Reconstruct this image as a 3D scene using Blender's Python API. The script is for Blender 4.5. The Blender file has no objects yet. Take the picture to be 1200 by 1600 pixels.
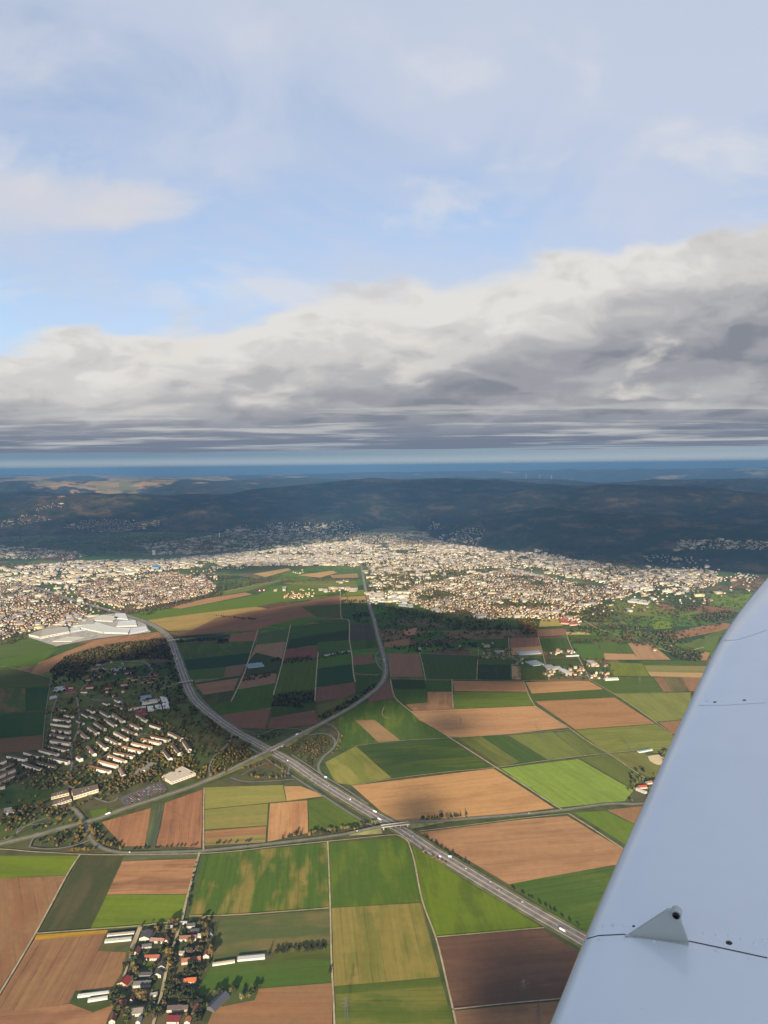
import bpy, bmesh, math, random
import numpy as np
from mathutils import Vector, Matrix
from mathutils.bvhtree import BVHTree
random.seed(7); rng = np.random.default_rng(7)
PI = math.pi
scene = bpy.context.scene
COL = scene.collection
# ------------------------------------------------------------------ camera (photo pixels 1200x1600)
H = 1000.0; F = 1110.0
PITCH = math.atan((800-727)/F); ROLL = math.atan(13/1200)
fw = Vector((0, math.cos(PITCH), -math.sin(PITCH)))
U0 = Vector((0, math.sin(PITCH), math.cos(PITCH)))
Rv = Vector((math.cos(ROLL),0,0)) - U0*math.sin(ROLL)
Uv = Vector((math.sin(ROLL),0,0)) + U0*math.cos(ROLL)
CAM = Vector((0,0,H))
cd = bpy.data.cameras.new('camera'); cam = bpy.data.objects.new('camera', cd); COL.objects.link(cam)
m = Matrix((Rv, Uv, -fw)).transposed().to_4x4(); m.translation = CAM; cam.matrix_world = m
cd.sensor_fit = 'VERTICAL'; cd.sensor_height = 36; cd.lens = 36*F/1600
cd.clip_start = 0.05; cd.clip_end = 250000
scene.camera = cam
def ray(px, py):
    return (fw + Rv*((px-600)/F) + Uv*((800-py)/F))
def P(px, py, z=0.0):
    d = ray(px, py); t = (z-H)/d.z
    return (d.x*t, d.y*t)
def at_dist(px, py, dist):
    d = ray(px, py); t = dist/math.hypot(d.x, d.y); return CAM + d*t
# ------------------------------------------------------------------ helpers
def tag(o, label=None, cat=None, group=None, kind=None):
    if label: o['label'] = label
    if cat: o['category'] = cat
    if group: o['group'] = group
    if kind: o['kind'] = kind
    return o
def mesh_obj(name, verts, faces, mats=None, parent=None, smooth=False, cols=None, fmat=None):
    me = bpy.data.meshes.new(name)
    v = np.asarray(verts, dtype=np.float32).reshape(-1,3)
    me.from_pydata([] , [], []) if len(v)==0 else None
    if isinstance(faces, np.ndarray):
        n = faces.shape[1]
        me.vertices.add(len(v)); me.vertices.foreach_set('co', v.ravel())
        me.loops.add(faces.size); me.loops.foreach_set('vertex_index', faces.ravel().astype(np.int32))
        me.polygons.add(len(faces)); me.polygons.foreach_set('loop_start', np.arange(len(faces), dtype=np.int32)*n)
        me.update(calc_edges=True)
    else:
        me.from_pydata([tuple(map(float,p)) for p in v], [], faces); me.update()
    if cols is not None:
        a = me.color_attributes.new('col', 'FLOAT_COLOR', 'POINT')
        c = np.ones((len(v),4), dtype=np.float32); c[:,:3] = np.asarray(cols)[:,:3]
        a.data.foreach_set('color', c.ravel())
    for mt in (mats if isinstance(mats,(list,tuple)) else [mats]):
        if mt: me.materials.append(mt)
    if fmat is not None: me.polygons.foreach_set('material_index', np.asarray(fmat, dtype=np.int32))
    if smooth: me.polygons.foreach_set('use_smooth', np.ones(len(me.polygons), dtype=bool))
    o = bpy.data.objects.new(name, me); COL.objects.link(o)
    if parent: o.parent = parent
    return o
def empty(name, loc=(0,0,0), rz=0.0):
    o = bpy.data.objects.new(name, None); o.location = loc; o.rotation_euler = (0,0,rz); COL.objects.link(o)
    o.empty_display_size = 0.1
    return o
def link_copy(src, parent=None, loc=None, rz=None, scale=None):
    o = src.copy(); COL.objects.link(o)
    if parent is not None: o.parent = parent
    if loc is not None: o.location = loc
    if rz is not None: o.rotation_euler = (0,0,rz)
    if scale is not None: o.scale = scale
    return o
def copy_tree(src, parent=None):
    c = src.copy(); COL.objects.link(c)
    if parent is not None: c.parent = parent
    for ch in list(src.children): copy_tree(ch, c)
    return c
def lin(c):
    return tuple((x/255/12.92 if x/255 <= .04045 else ((x/255+.055)/1.055)**2.4) for x in c[:3])
K_LIT = 1.62
def alb(c, k=K_LIT): return tuple(min(.9, x/k) for x in lin(c))
def inpoly(poly, x, y):
    x = np.asarray(x); y = np.asarray(y); c = np.zeros(x.shape, bool); n = len(poly); j = n-1
    for i in range(n):
        xi, yi = poly[i]; xj, yj = poly[j]
        hit = ((yi > y) != (yj > y)) & (x < (xj-xi)*(y-yi)/((yj-yi) if yj != yi else 1e-9)+xi)
        c ^= hit; j = i
    return c
def sdist(poly, x, y):
    """signed distance, positive inside"""
    x = np.asarray(x,float); y = np.asarray(y,float); d = np.full(x.shape, 1e18); n = len(poly)
    for i in range(n):
        ax, ay = poly[i]; bx, by = poly[(i+1)%n]; ex, ey = bx-ax, by-ay
        t = np.clip(((x-ax)*ex+(y-ay)*ey)/max(ex*ex+ey*ey,1e-9),0,1)
        d = np.minimum(d, (x-ax-t*ex)**2+(y-ay-t*ey)**2)
    d = np.sqrt(d); return np.where(inpoly(poly,x,y), d, -d)
def smooth01(t): t = np.clip(t,0,1); return t*t*(3-2*t)
def vnoise(x, y, seed=0):
    xi = np.floor(x).astype(np.int64); yi = np.floor(y).astype(np.int64); fx = x-xi; fy = y-yi
    def h(a,b):
        n = (a*374761393 + b*668265263 + seed*1442695041) & 0x7fffffff
        n = ((n ^ (n >> 13))*1274126177) & 0x7fffffff
        return ((n ^ (n >> 16)) & 0xffff)/65535.0
    ux = fx*fx*(3-2*fx); uy = fy*fy*(3-2*fy)
    return (h(xi,yi)*(1-ux)+h(xi+1,yi)*ux)*(1-uy)+(h(xi,yi+1)*(1-ux)+h(xi+1,yi+1)*ux)*uy
def fbm(x, y, oct=5, seed=0):
    s = 0; a = .5; t = 0
    for o in range(oct):
        s = s+a*vnoise(x*2**o+o*17.3, y*2**o+o*9.1, seed+o); t += a; a *= .5
    return s/t
# ---- node helper
class NT:
    def __init__(s, tree): s.t = tree; s.n = tree.nodes; s.l = tree.links
    def new(s, typ, **kw):
        nd = s.n.new(typ)
        for k,v in kw.items(): setattr(nd, k, v)
        return nd
    def put(s, sock, v):
        if v is None: return
        if isinstance(v, bpy.types.NodeSocket): s.l.new(v, sock)
        else:
            try: sock.default_value = v
            except Exception: sock.default_value = (*v, 1.0)
    def m(s, op, a, b=None, c=None, clamp=False):
        nd = s.new('ShaderNodeMath', operation=op, use_clamp=clamp)
        for i,v in enumerate((a,b,c)):
            if v is not None: s.put(nd.inputs[i], v)
        return nd.outputs[0]
    def vm(s, op, a, b=None, scale=None):
        nd = s.new('ShaderNodeVectorMath', operation=op); s.put(nd.inputs[0], a)
        if b is not None: s.put(nd.inputs[1], b)
        if scale is not None: s.put(nd.inputs['Scale'], scale)
        return nd.outputs[1] if op in ('DOT_PRODUCT','LENGTH') else nd.outputs[0]
    def mix(s, f, a, b, mode='MIX'):
        nd = s.new('ShaderNodeMix', data_type='RGBA', blend_type=mode)
        s.put(nd.inputs[0], f); s.put(nd.inputs[6], a); s.put(nd.inputs[7], b); return nd.outputs[2]
    def noise(s, vec, scale=1, detail=2, rough=.5, dist=0, out=0):
        nd = s.new('ShaderNodeTexNoise'); s.put(nd.inputs['Vector'], vec); s.put(nd.inputs['Scale'], scale)
        s.put(nd.inputs['Detail'], detail); s.put(nd.inputs['Roughness'], rough); s.put(nd.inputs['Distortion'], dist)
        return nd.outputs[out]
    def ss(s, v, lo, hi, a=0.0, b=1.0):
        nd = s.new('ShaderNodeMapRange', interpolation_type='SMOOTHSTEP')
        for i,x in enumerate((v,lo,hi,a,b)): s.put(nd.inputs[i], x)
        return nd.outputs[0]
    def xyz(s, x, y, z=0.0):
        nd = s.new('ShaderNodeCombineXYZ'); [s.put(nd.inputs[i], v) for i,v in enumerate((x,y,z))]; return nd.outputs[0]
    def sep(s, v):
        nd = s.new('ShaderNodeSeparateXYZ'); s.put(nd.inputs[0], v); return nd.outputs
def mat(name, col=(.5,.5,.5), rough=.9, spec=.2, metal=0.0, coat=0.0):
    mt = bpy.data.materials.new(name); mt.use_nodes = True; b = mt.node_tree.nodes['Principled BSDF']
    b.inputs['Base Color'].default_value = (*col,1); b.inputs['Roughness'].default_value = rough
    b.inputs['Specular IOR Level'].default_value = spec; b.inputs['Metallic'].default_value = metal
    b.inputs['Coat Weight'].default_value = coat; b.inputs['Coat Roughness'].default_value = .12
    return mt
def bsdf(mt): return mt.node_tree.nodes['Principled BSDF']
# ------------------------------------------------------------------ sun + sky
EL = math.radians(16.5); AZ = math.radians(3.0)
LD = Vector((math.sin(AZ)*math.cos(EL), math.cos(AZ)*math.cos(EL), -math.sin(EL)))
sd = bpy.data.lights.new('sun','SUN'); sd.energy = 5.0; sd.angle = math.radians(0.6); sd.color = (1.0,.87,.68)
so = bpy.data.objects.new('sun', sd); COL.objects.link(so); so.rotation_euler = LD.to_track_quat('-Z','Y').to_euler()
so.location = (0,-50,1100)
w = bpy.data.worlds.new('World'); scene.world = w; w.use_nodes = True
T = NT(w.node_tree); T.n.clear()
EXPO = 1.72; G = 2**EXPO
def wc(c, k=1.0): return tuple(x*k/G for x in lin(c))
co = T.new('ShaderNodeTexCoord').outputs['Generated']
X,Y,Z = T.sep(co)
zc = T.m('MAXIMUM', Z, 0.004)
yc = T.m('MAXIMUM', T.m('ABSOLUTE', Y), 0.05)
u = T.m('DIVIDE', X, zc); v = T.m('DIVIDE', T.m('ABSOLUTE',Y), zc)
az = T.m('DIVIDE', X, yc); lv = T.m('LOGARITHM', v, math.e)
el = T.m('DIVIDE', zc, yc)
# blue sky
sky = T.new('ShaderNodeTexSky', sky_type='NISHITA', sun_disc=False, sun_elevation=EL, sun_rotation=PI+AZ, altitude=1000, dust_density=1.0, air_density=1.0, ozone_density=1.5)
skyc = T.mix(1.0, sky.outputs[0], (.044,.050,.054,1), 'MULTIPLY')
# thin high veil
pc = T.xyz(u, v, 0.0)
n1 = T.noise(pc, .55, 6, .55, .4); n2 = T.noise(T.vm('MULTIPLY', co, (3.5,3.5,7.0)), 1.0, 7, .6, .6)
n3 = T.noise(T.vm('ADD', T.vm('MULTIPLY', co, (1.3,1.3,2.2)),(5,2,1)), 1.0, 3, .5)
veil = T.m('ADD', T.m('MULTIPLY', n1, .22), T.m('ADD', T.m('MULTIPLY', n2, .75), T.m('MULTIPLY', n3, 1.1)))
# thinner towards upper left and just above the bank
veil = T.ss(T.m('ADD', veil, T.m('ADD', T.m('MULTIPLY', az, .24), T.m('MULTIPLY', T.ss(el,.22,.75), .12))), .55, 1.16)
veil = T.m('MULTIPLY', veil, .90)
sky1 = T.mix(veil, skyc, (*wc((200,209,227)),1))
# puffs of broken cloud
pn = T.noise(T.xyz(T.m('MULTIPLY',az,4.3), T.m('MULTIPLY',lv,3.0), 4.0), 1.0, 7, .55, .3)
pf = T.m('MULTIPLY', T.m('MULTIPLY', T.ss(pn,.48,.70), T.ss(el,.70,.45)), .70)
sky1 = T.mix(pf, sky1, (*wc((222,223,228)),1))
lc = T.m('ADD', T.m('POWER', T.m('DIVIDE', T.m('ADD', az, .46), .20), 2.0), T.m('POWER', T.m('DIVIDE', T.m('SUBTRACT', el, .358), .045), 2.0))
lc = T.m('ADD', T.m('ABSOLUTE', lc), T.m('MULTIPLY', T.m('SUBTRACT', pn, .5), -4.5))
sky1 = T.mix(T.m('MULTIPLY', T.ss(lc, 1.5, -.2), T.m('MULTIPLY', T.ss(Y,0,.2), .75)), sky1, (*wc((214,214,220)),1))
# stratocumulus bank
L = T.m('ADD', T.m('ADD', 4.2, T.m('MULTIPLY', u, -.74)), T.m('MULTIPLY', T.m('MULTIPLY', u, u), -.07))
L = T.m('MAXIMUM', L, 1.2)
W_ = T.m('MULTIPLY', T.m('SQRT', el), -13.0)
bp0 = T.xyz(T.m('MULTIPLY',az,7.5), W_, 0.0)
warp = T.noise(bp0, .9, 3, .5, 0, 1)
bp = T.vm('ADD', bp0, T.vm('MULTIPLY', T.vm('SUBTRACT', warp, (.5,.5,.5)), (.9,.9,0)))
b1 = T.noise(bp, 1.0, 8, .47, .0)
b2 = T.noise(T.vm('ADD', bp, (0.08,0.26,0.0)), 1.0, 8, .47, .0)
b3 = T.noise(T.vm('ADD', T.vm('MULTIPLY', bp0, (.30,.55,1)), (3.1,7.7,0)), 1.0, 4, .5)
dl = T.m('SUBTRACT', lv, T.m('LOGARITHM', L, math.e))         # 0 at the edge, grows downwards
dn = T.m('ADD', dl, T.m('MULTIPLY', T.m('SUBTRACT', b1, .5), .55))
dn = T.m('ADD', dn, T.m('MULTIPLY', T.m('SUBTRACT', b3, .5), .35))
bank = T.m('MULTIPLY', T.ss(dn, -.03, .10), T.ss(Y,-.25,.05))
# light: bright on puffs facing the light, greyer and darker with depth into the bank
rel = T.m('SUBTRACT', b1, b2)
bodyd = T.m('ADD', T.m('MULTIPLY', T.ss(dl,-.05,1.3), .72), T.m('ADD', T.m('MULTIPLY', T.m('SUBTRACT', .60, b3), .85), T.m('MULTIPLY', rel, 1.3)))
ramp = T.new('ShaderNodeValToRGB'); cr = ramp.color_ramp; cr.interpolation = 'EASE'
T.put(ramp.inputs[0], bodyd)
stops = [(0.0,(227,225,221)),(.22,(209,207,205)),(.50,(181,181,184)),(.80,(158,159,166)),(1.0,(134,139,149))]
cr.elements[0].position = 0; cr.elements[0].color = (*wc(stops[0][1]),1)
cr.elements[1].position = 1; cr.elements[1].color = (*wc(stops[-1][1]),1)
for p,c in stops[1:-1]:
    e = cr.elements.new(p); e.color = (*wc(c),1)
pu = T.noise(T.vm('ADD', T.vm('MULTIPLY', bp, (.8,.95,1)), (7.3,1.9,3)), 1.0, 7, .48, .0)
pu = T.m('MULTIPLY', T.m('MULTIPLY', T.ss(pu,.53,.66), T.m('MULTIPLY', T.ss(el,.25,.16), T.ss(el,.03,.06))), T.ss(T.m('SUBTRACT', .08, rel), .0, .14))
rc0 = T.mix(T.m('MULTIPLY', pu, .62), ramp.outputs[0], (*wc((226,222,214)),1))
bankc = T.mix(T.m('MULTIPLY', T.ss(el,.085,.030), .92), rc0, (*wc((116,128,148)),1))
# streaks of bright cloud low down
sn = T.noise(T.xyz(T.m('MULTIPLY',az,4.0), T.m('MULTIPLY',W_,3.2), 9.0), 1.0, 6, .6, .2)
st = T.m('MULTIPLY', T.ss(sn,.47,.66), T.m('MULTIPLY', T.ss(el,.11,.06), T.ss(el,.008,.022)))
bankc = T.mix(T.m('MULTIPLY', st, .72), bankc, (*wc((205,205,203)),1))
sky2 = T.mix(bank, sky1, bankc)
# clear pale band above the horizon
gap = T.ss(el, .038, .018)
gn = T.noise(T.xyz(T.m('MULTIPLY',az,2.6), T.m('MULTIPLY',lv,5.0), 2.0), 1.0, 4, .5)
gap = T.m('MULTIPLY', gap, T.ss(T.m('ADD', gn, T.ss(el,.026,.002)), .50,.66))
gapc = T.mix(T.ss(az,-.5,.5), (*wc((122,148,170)),1), (*wc((156,172,184)),1))
gapc = T.mix(T.ss(el,.017,.005,0,.7), gapc, (*wc((182,194,200)),1))
sky3 = T.mix(gap, sky2, gapc)
# sky behind the viewpoint, brightened to fill the shade; then below the horizon
sky3 = T.vm('SCALE', sky3, scale=T.ss(Y, .02, -.6, 1.0, 2.1))
sky4 = T.mix(T.ss(Z,-.002,.002), (*wc((105,120,125)),1), sky3)
bg = T.new('ShaderNodeBackground'); T.put(bg.inputs[0], sky4); bg.inputs[1].default_value = 1.0
T.l.new(bg.outputs[0], T.new('ShaderNodeOutputWorld').inputs[0])
w.cycles.sampling_method = 'MANUAL'; w.cycles.sample_map_resolution = 1024
scene.view_settings.view_transform = 'Standard'; scene.view_settings.look = 'None'; scene.view_settings.exposure = EXPO; scene.view_settings.gamma = 1
scene.cycles.use_denoising = True
try: scene.cycles.denoiser = 'OPENIMAGEDENOISE'; scene.cycles.denoising_input_passes = 'RGB_ALBEDO_NORMAL'
except Exception: pass
scene.cycles.max_bounces = 5; scene.cycles.diffuse_bounces = 2; scene.cycles.glossy_bounces = 2; scene.cycles.volume_bounces = 0; scene.cycles.transparent_max_bounces = 24
# ------------------------------------------------------------------ terrain
def grass_mat():
    mt = mat('plain', (.05,.06,.02), 1.0, .1); t = NT(mt.node_tree)
    g = t.new('ShaderNodeNewGeometry').outputs['Position']
    vo = t.new('ShaderNodeTexVoronoi', distance='CHEBYCHEV'); t.put(vo.inputs['Vector'], t.vm('MULTIPLY', t.vm('ADD', g, t.vm('MULTIPLY', t.noise(g, .0011, 2, .5, 0, 1), (160,160,0))), (1/420.,1/230.,0)))
    vo.inputs['Scale'].default_value = 1.0; vo.inputs['Randomness'].default_value = .8
    rmp = t.new('ShaderNodeValToRGB'); r = rmp.color_ramp; r.interpolation = 'CONSTANT'
    cs = [(0,(86,104,50)),(.2,(112,118,62)),(.36,(98,128,48)),(.5,(138,112,78)),(.62,(74,92,50)),(.78,(122,128,66)),(.9,(120,92,70))]
    r.elements[0].color = (*alb(cs[0][1]),1); r.elements[1].position = cs[1][0]; r.elements[1].color = (*alb(cs[1][1]),1)
    for p,c in cs[2:]: e = r.elements.new(p); e.color = (*alb(c),1)
    t.put(rmp.inputs[0], t.sep(vo.outputs['Color'])[0])
    near = (*alb((88,98,52)),1)
    Yp = t.sep(g)[1]
    n = t.noise(g, .02, 5, .65); n2 = t.noise(g, .0035, 3, .6)
    base = t.mix(t.ss(n2,.4,.65), near, (*alb((104,96,62)),1))
    base = t.mix(t.ss(Yp,2600,3600), base, rmp.outputs[0])
    base = t.mix(t.ss(n,.42,.7,0,.75), base, (*alb((62,70,38)),1))
    t.put(bsdf(mt).inputs['Base Color'], base)
    return mt
gx = np.unique(np.concatenate([np.arange(-7000,7001,500), [-70000,-45000,-30000,-20000,-14000,-10000,10000,14000,20000,30000,45000,70000]])).astype(float)
gy = np.unique(np.concatenate([np.arange(-1000,12001,500), [-7000,-4000,15000,20000,30000,45000,60000,70000]])).astype(float)
gv = [(x,y,0.0) for y in gy for x in gx]; nx = len(gx)
gf = [(j*nx+i, j*nx+i+1, (j+1)*nx+i+1, (j+1)*nx+i) for j in range(len(gy)-1) for i in range(nx-1)]
tag(mesh_obj('ground', gv, gf, grass_mat()), kind='structure')
# ---- fields. photo-pixel outline on the ground, colour seen in sun, second colour, patch amount, stripe amount
def field_mat():
    mt = mat('field', (.2,.2,.1), 1.0, .1); t = NT(mt.node_tree)
    def A(nm):
        a = t.new('ShaderNodeAttribute', attribute_type='OBJECT', attribute_name=nm); return a
    oc = t.new('ShaderNodeTexCoord').outputs['Object']; gp = t.new('ShaderNodeNewGeometry').outputs['Position']
    c1 = A('tone').outputs['Color']; c2 = A('tone_b').outputs['Color']; pa = A('patch').outputs['Fac']; sa_ = A('stripe').outputs['Fac']
    n1 = t.noise(gp, .009, 5, .6, .6); n3 = t.noise(gp, .055, 4, .7)
    # long soft bands along the working direction, plus fine tramlines
    st = t.vm('MULTIPLY', oc, (.0022,.055,0)); s1 = t.noise(st, 1.0, 5, .65)
    st2 = t.vm('MULTIPLY', oc, (.004,.32,0)); s2 = t.noise(st2, 1.0, 3, .6)
    band = t.noise(t.vm('MULTIPLY', oc, (.0035,.016,0)), 1.0, 3, .6)
    f = t.m('MULTIPLY', t.ss(t.m('ADD', t.m('ADD', t.m('MULTIPLY', n1, .55), .225), t.m('MULTIPLY', t.m('SUBTRACT', band, .5), 1.5)), .42, .68), pa, clamp=True)
    c = t.mix(f, c1, c2)
    sh = t.m('MULTIPLY', t.m('SUBTRACT', t.m('ADD', t.m('MULTIPLY', s1, .65), t.m('MULTIPLY', s2, .35)), .5), t.m('MULTIPLY', sa_, 2.5))
    sh = t.m('ADD', sh, t.m('MULTIPLY', t.m('SUBTRACT', n3, .5), .40))
    tl = t.m('PINGPONG', t.m('ADD', t.sep(oc)[1], t.m('MULTIPLY', n1, 6.0)), 13.0)
    sh = t.m('SUBTRACT', sh, t.m('MULTIPLY', t.m('MULTIPLY', t.ss(tl, 2.2, .6), t.ss(n1,.35,.6)), t.m('MULTIPLY', sa_, .42)))
    k = t.m('ADD', .97, sh)
    t.put(bsdf(mt).inputs['Base Color'], t.vm('SCALE', c, scale=k))
    return mt
FM = field_mat()
S = dict(tan=(200,154,108), soil=(168,118,86), dsoil=(138,100,78), bsoil=(158,118,84), lime=(128,158,36), vlime=(150,190,72), green=(88,126,42), dgreen=(62,100,44), teal=(62,98,66),
         olive=(146,140,76), lol=(150,156,72), mol=(128,136,64), dol=(84,88,50), ol=(118,122,62), buff=(176,156,100))
FIELDS = []
def Fd(pts, c, c2=None, patch=.5, stripe=.25, edge=0):
    fx = lambda q: (q[0]*.94, (q[0]+(q[1]-q[0])*.52)*.94, q[2]*.82) if q[1] > q[0] else (q[0], q[1]*1.0, q[2]*.93)
    c2 = fx(c2 or c); FIELDS.append((pts, fx(c), c2, patch, stripe, edge))
g_ = S
# bottom left
Fd([(-40,1337),(124,1337),(105,1367),(-40,1375)], g_['lime'], (112,140,40), .6)
Fd([(-60,1375),(105,1368),(57,1456),(-60,1640)], g_['bsoil'], (150,104,74), .7, .35, 0)
Fd([(126,1338),(192,1338),(166,1398),(141,1452),(60,1459)], g_['dol'], (104,92,62), .6, .3, 3)
Fd([(194,1337),(311,1333),(309,1341),(191,1346)], (112,112,78), (70,94,52), .6, .5)
Fd([(191,1346),(308,1342),(291,1397),(167,1398)], (184,134,96), (150,106,76), .8, .7)
Fd([(167,1399),(291,1398),(282,1439),(215,1449),(141,1452)], g_['lime'], (112,136,40), .5, .5)
Fd([(55,1461),(168,1453),(168,1459),(54,1469)], (196,150,44), (160,120,44), .8, .6)
Fd([(53,1469),(168,1459),(152,1486),(198,1488),(190,1520),(172,1548),(108,1568),(-30,1588),(0,1553)], g_['bsoil'], (146,104,76), .8, .6)
Fd([(-90,1592),(108,1569),(178,1566),(165,1640),(-100,1660)], (176,128,94), (140,98,74), .6, .4)
Fd([(152,1487),(205,1474),(216,1448),(167,1456),(160,1470)], (84,100,50), (120,104,66), .6, .2)
Fd([(108,1568),(118,1548),(172,1546),(178,1570),(145,1582)], (74,104,48), (90,100,52), .6, .2)
Fd([(168,1455),(214,1449),(208,1456),(168,1460)], (60,78,36), None, .3, .2)
# village ground
Fd([(213,1451),(283,1442),(345,1432),(337,1462),(331,1500),(316,1530),(312,1552),(340,1570),(330,1660),(150,1660),(168,1592),(190,1545),(202,1500)], (82,90,50), (120,104,74), .9, .1)
Fd([(222,1503),(244,1505),(240,1518),(223,1516)], g_['green'], None, .3, .1)
Fd([(262,1542),(302,1540),(300,1556),(258,1560)], (84,112,46), (70,100,44), .5, .1)
# middle bottom
Fd([(318,1336),(511,1317),(514,1420),(400,1428),(345,1431),(296,1432)], (90,136,36), (172,142,80), .62, .5, 2)
Fd([(513,1317),(632,1308),(641,1330),(658,1409),(516,1419)], (92,136,36), (122,148,40), .6, .3)
Fd([(345,1433),(514,1422),(516,1475),(430,1487),(372,1491),(332,1500),(338,1462)], (102,116,66), (150,122,78), .45, .2)
Fd([(430,1487),(517,1476),(518,1499),(470,1500),(424,1503)], (104,120,50), (80,96,46), .6, .2)
Fd([(330,1513),(375,1503),(424,1503),(480,1499),(518,1500),(518,1535),(405,1544),(312,1552),(318,1530)], (88,138,42), (100,120,50), .5, .3)
Fd([(405,1545),(519,1536),(521,1660),(300,1660),(335,1575),(398,1563)], g_['bsoil'], (168,118,84), .6, .35)
Fd([(518,1419),(658,1411),(688,1527),(522,1541)], (150,134,70), (124,126,58), .7, .45, 2)
Fd([(522,1541),(688,1528),(692,1541),(524,1554)], (96,124,42), (112,120,50), .5, .3)
Fd([(524,1554),(692,1541),(708,1600),(722,1660),(525,1660)], (122,120,54), (92,128,40), .8, .5)
Fd([(643,1318),(658,1330),(742,1385),(790,1413),(848,1450),(681,1465),(661,1408)], (118,152,32), (94,124,36), .7, .25)
Fd([(682,1466),(846,1452),(905,1488),(900,1510),(880,1562),(706,1577)], (112,82,66), (140,104,82), .35, .3)
Fd([(707,1580),(880,1564),(900,1660),(722,1660)], (150,112,86), (120,90,70), .5, .3)
Fd([(655,1301),(822,1280),(886,1275),(972,1326),(1060,1380),(958,1352),(852,1371),(795,1382),(740,1349)], (184,138,102), (164,120,86), .6, .4, 2)
Fd([(795,1382),(852,1371),(958,1353),(1060,1380),(1040,1500),(912,1462),(872,1437)], (88,134,44), (112,138,52), .5, .5, 2)
Fd([(897,1270),(946,1267),(1010,1298),(1050,1340),(985,1325)], (116,160,42), (124,146,56), .5, .3, 3)
Fd([(948,1266),(1070,1252),(1080,1340),(1008,1296)], g_['bsoil'], (172,120,88), .5, .3)
Fd([(550,1228),(771,1201),(866,1263),(740,1279),(650,1287),(618,1289)], (206,156,106), (184,134,92), .5, .35, 3)
Fd([(783,1201),(903,1186),(990,1235),(976,1252),(874,1262)], (150,190,74), (138,176,66), .5, .4)
Fd([(906,1185),(948,1178),(1008,1214),(990,1233)], (118,130,58), (108,118,52), .5, .3)
Fd([(950,1178),(1000,1174),(1070,1210),(1060,1230),(1008,1212)], (132,128,64), (114,120,54), .5, .3)
Fd([(899,1141),(1026,1132),(1050,1148),(1120,1190),(1000,1173),(949,1177)], (138,142,66), (152,148,76), .5, .3)
Fd([(865,1145),(897,1141),(946,1176),(912,1181)], (124,134,66), (106,122,56), .6, .8)
Fd([(794,1149),(863,1144),(911,1181),(856,1187)], (136,144,70), (120,134,62), .5, .25)
Fd([(714,1153),(752,1151),(812,1191),(782,1198)], (114,124,60), (134,130,66), .5, .4)
Fd([(752,1151),(792,1150),(854,1187),(812,1191)], (82,124,44), (92,128,46), .4, .5)
Fd([(628,1112),(837,1103),(888,1137),(795,1147),(718,1152),(700,1151),(660,1128)], (202,152,108), (180,130,94), .45, .3)
Fd([(836,1096),(960,1090),(1024,1131),(899,1140)], (182,134,92), (160,118,80), .5, .3)
Fd([(831,1085),(942,1076),(960,1089),(836,1095)], (92,120,48), (100,118,50), .4, .3)
Fd([(821,1066),(920,1064),(942,1077),(831,1084)], (196,150,106), (178,130,94), .4, .3)
Fd([(707,1064),(819,1065),(826,1081),(710,1080)], (184,134,96), (162,116,86), .4, .3)
Fd([(710,1081),(826,1082),(836,1102),(707,1108)], (118,146,52), (98,128,44), .4, .4)
Fd([(960,1084),(1079,1082),(1080,1120),(1060,1125),(1025,1128)], (142,142,74), (130,136,66), .5, .3)
Fd([(1029,1129),(1062,1126),(1090,1142),(1051,1147)], g_['bsoil'], None, .3, .3)
Fd([(922,1063),(1018,1058),(1036,1080),(960,1083)], (98,132,52), (110,134,56), .4, .3)
Fd([(1021,1059),(1036,1058),(1050,1081),(1037,1081)], (152,116,86), None, .3, .6)
Fd([(1036,1058),(1066,1058),(1076,1080),(1050,1081)], (126,112,74), (110,96,64), .5, .8)
Fd([(1066,1058),(1100,1058),(1100,1080),(1077,1080)], (162,118,88), None, .4, .5)
Fd([(951,1035),(1003,1037),(1015,1057),(958,1056)], (138,146,56), (120,136,54), .6, .3)
Fd([(1006,1040),(1105,1041),(1100,1050),(1012,1050)], (150,140,84), None, .3, .3)
Fd([(1012,1050),(1100,1051),(1097,1059),(1017,1057)], (196,162,112), None, .3, .3)
Fd([(999,1032),(1105,1033),(1105,1040),(1003,1037)], (100,124,54), None, .3, .2)
Fd([(894,1006),(933,1007),(944,1030),(903,1030)], (98,152,56), None, .3, .2)
Fd([(934,1003),(981,1004),(991,1021),(941,1021)], (104,140,58), (96,122,56), .5, .3)
Fd([(943,1021),(991,1022),(998,1031),(946,1031)], (196,152,112), None, .3, .2)
Fd([(981,1005),(1020,1008),(1048,1031),(998,1031)], (190,146,110), (176,134,98), .5, .4)
# shaded centre, right of the spur road
Fd([(657,1022),(745,1025),(744,1062),(664,1061)], (84,112,60), (90,104,62), .4, .3)
Fd([(747,1038),(797,1039),(797,1062),(746,1062)], (70,84,54), (84,92,56), .4, .5)
Fd([(748,1029),(797,1029),(796,1038),(747,1037)], (92,120,56), None, .3, .3)
Fd([(606,1021),(655,1022),(661,1058),(609,1058)], (154,116,94), (140,104,86), .4, .2)
Fd([(799,1041),(813,1041),(815,1062),(800,1062)], (190,156,120), (120,100,78), .9, .4)
Fd([(814,1041),(850,1044),(856,1062),(817,1062)], (98,118,56), (84,112,52), .6, .3)
Fd([(611,1062),(663,1063),(664,1076),(615,1076)], (66,92,46), None, .3, .3)
Fd([(616,1077),(666,1077),(668,1097),(634,1100),(619,1090)], (88,128,50), (78,116,48), .5, .3)
Fd([(665,1064),(706,1064),(707,1079),(668,1080)], (86,128,50), None, .3, .3)
Fd([(668,1081),(706,1081),(707,1108),(646,1111),(634,1101),(668,1098)], (176,132,96), (130,100,74), .6, .3)
Fd([(577,1066),(607,1063),(619,1091),(576,1098)], (134,98,82), None, .3, .3)
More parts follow.
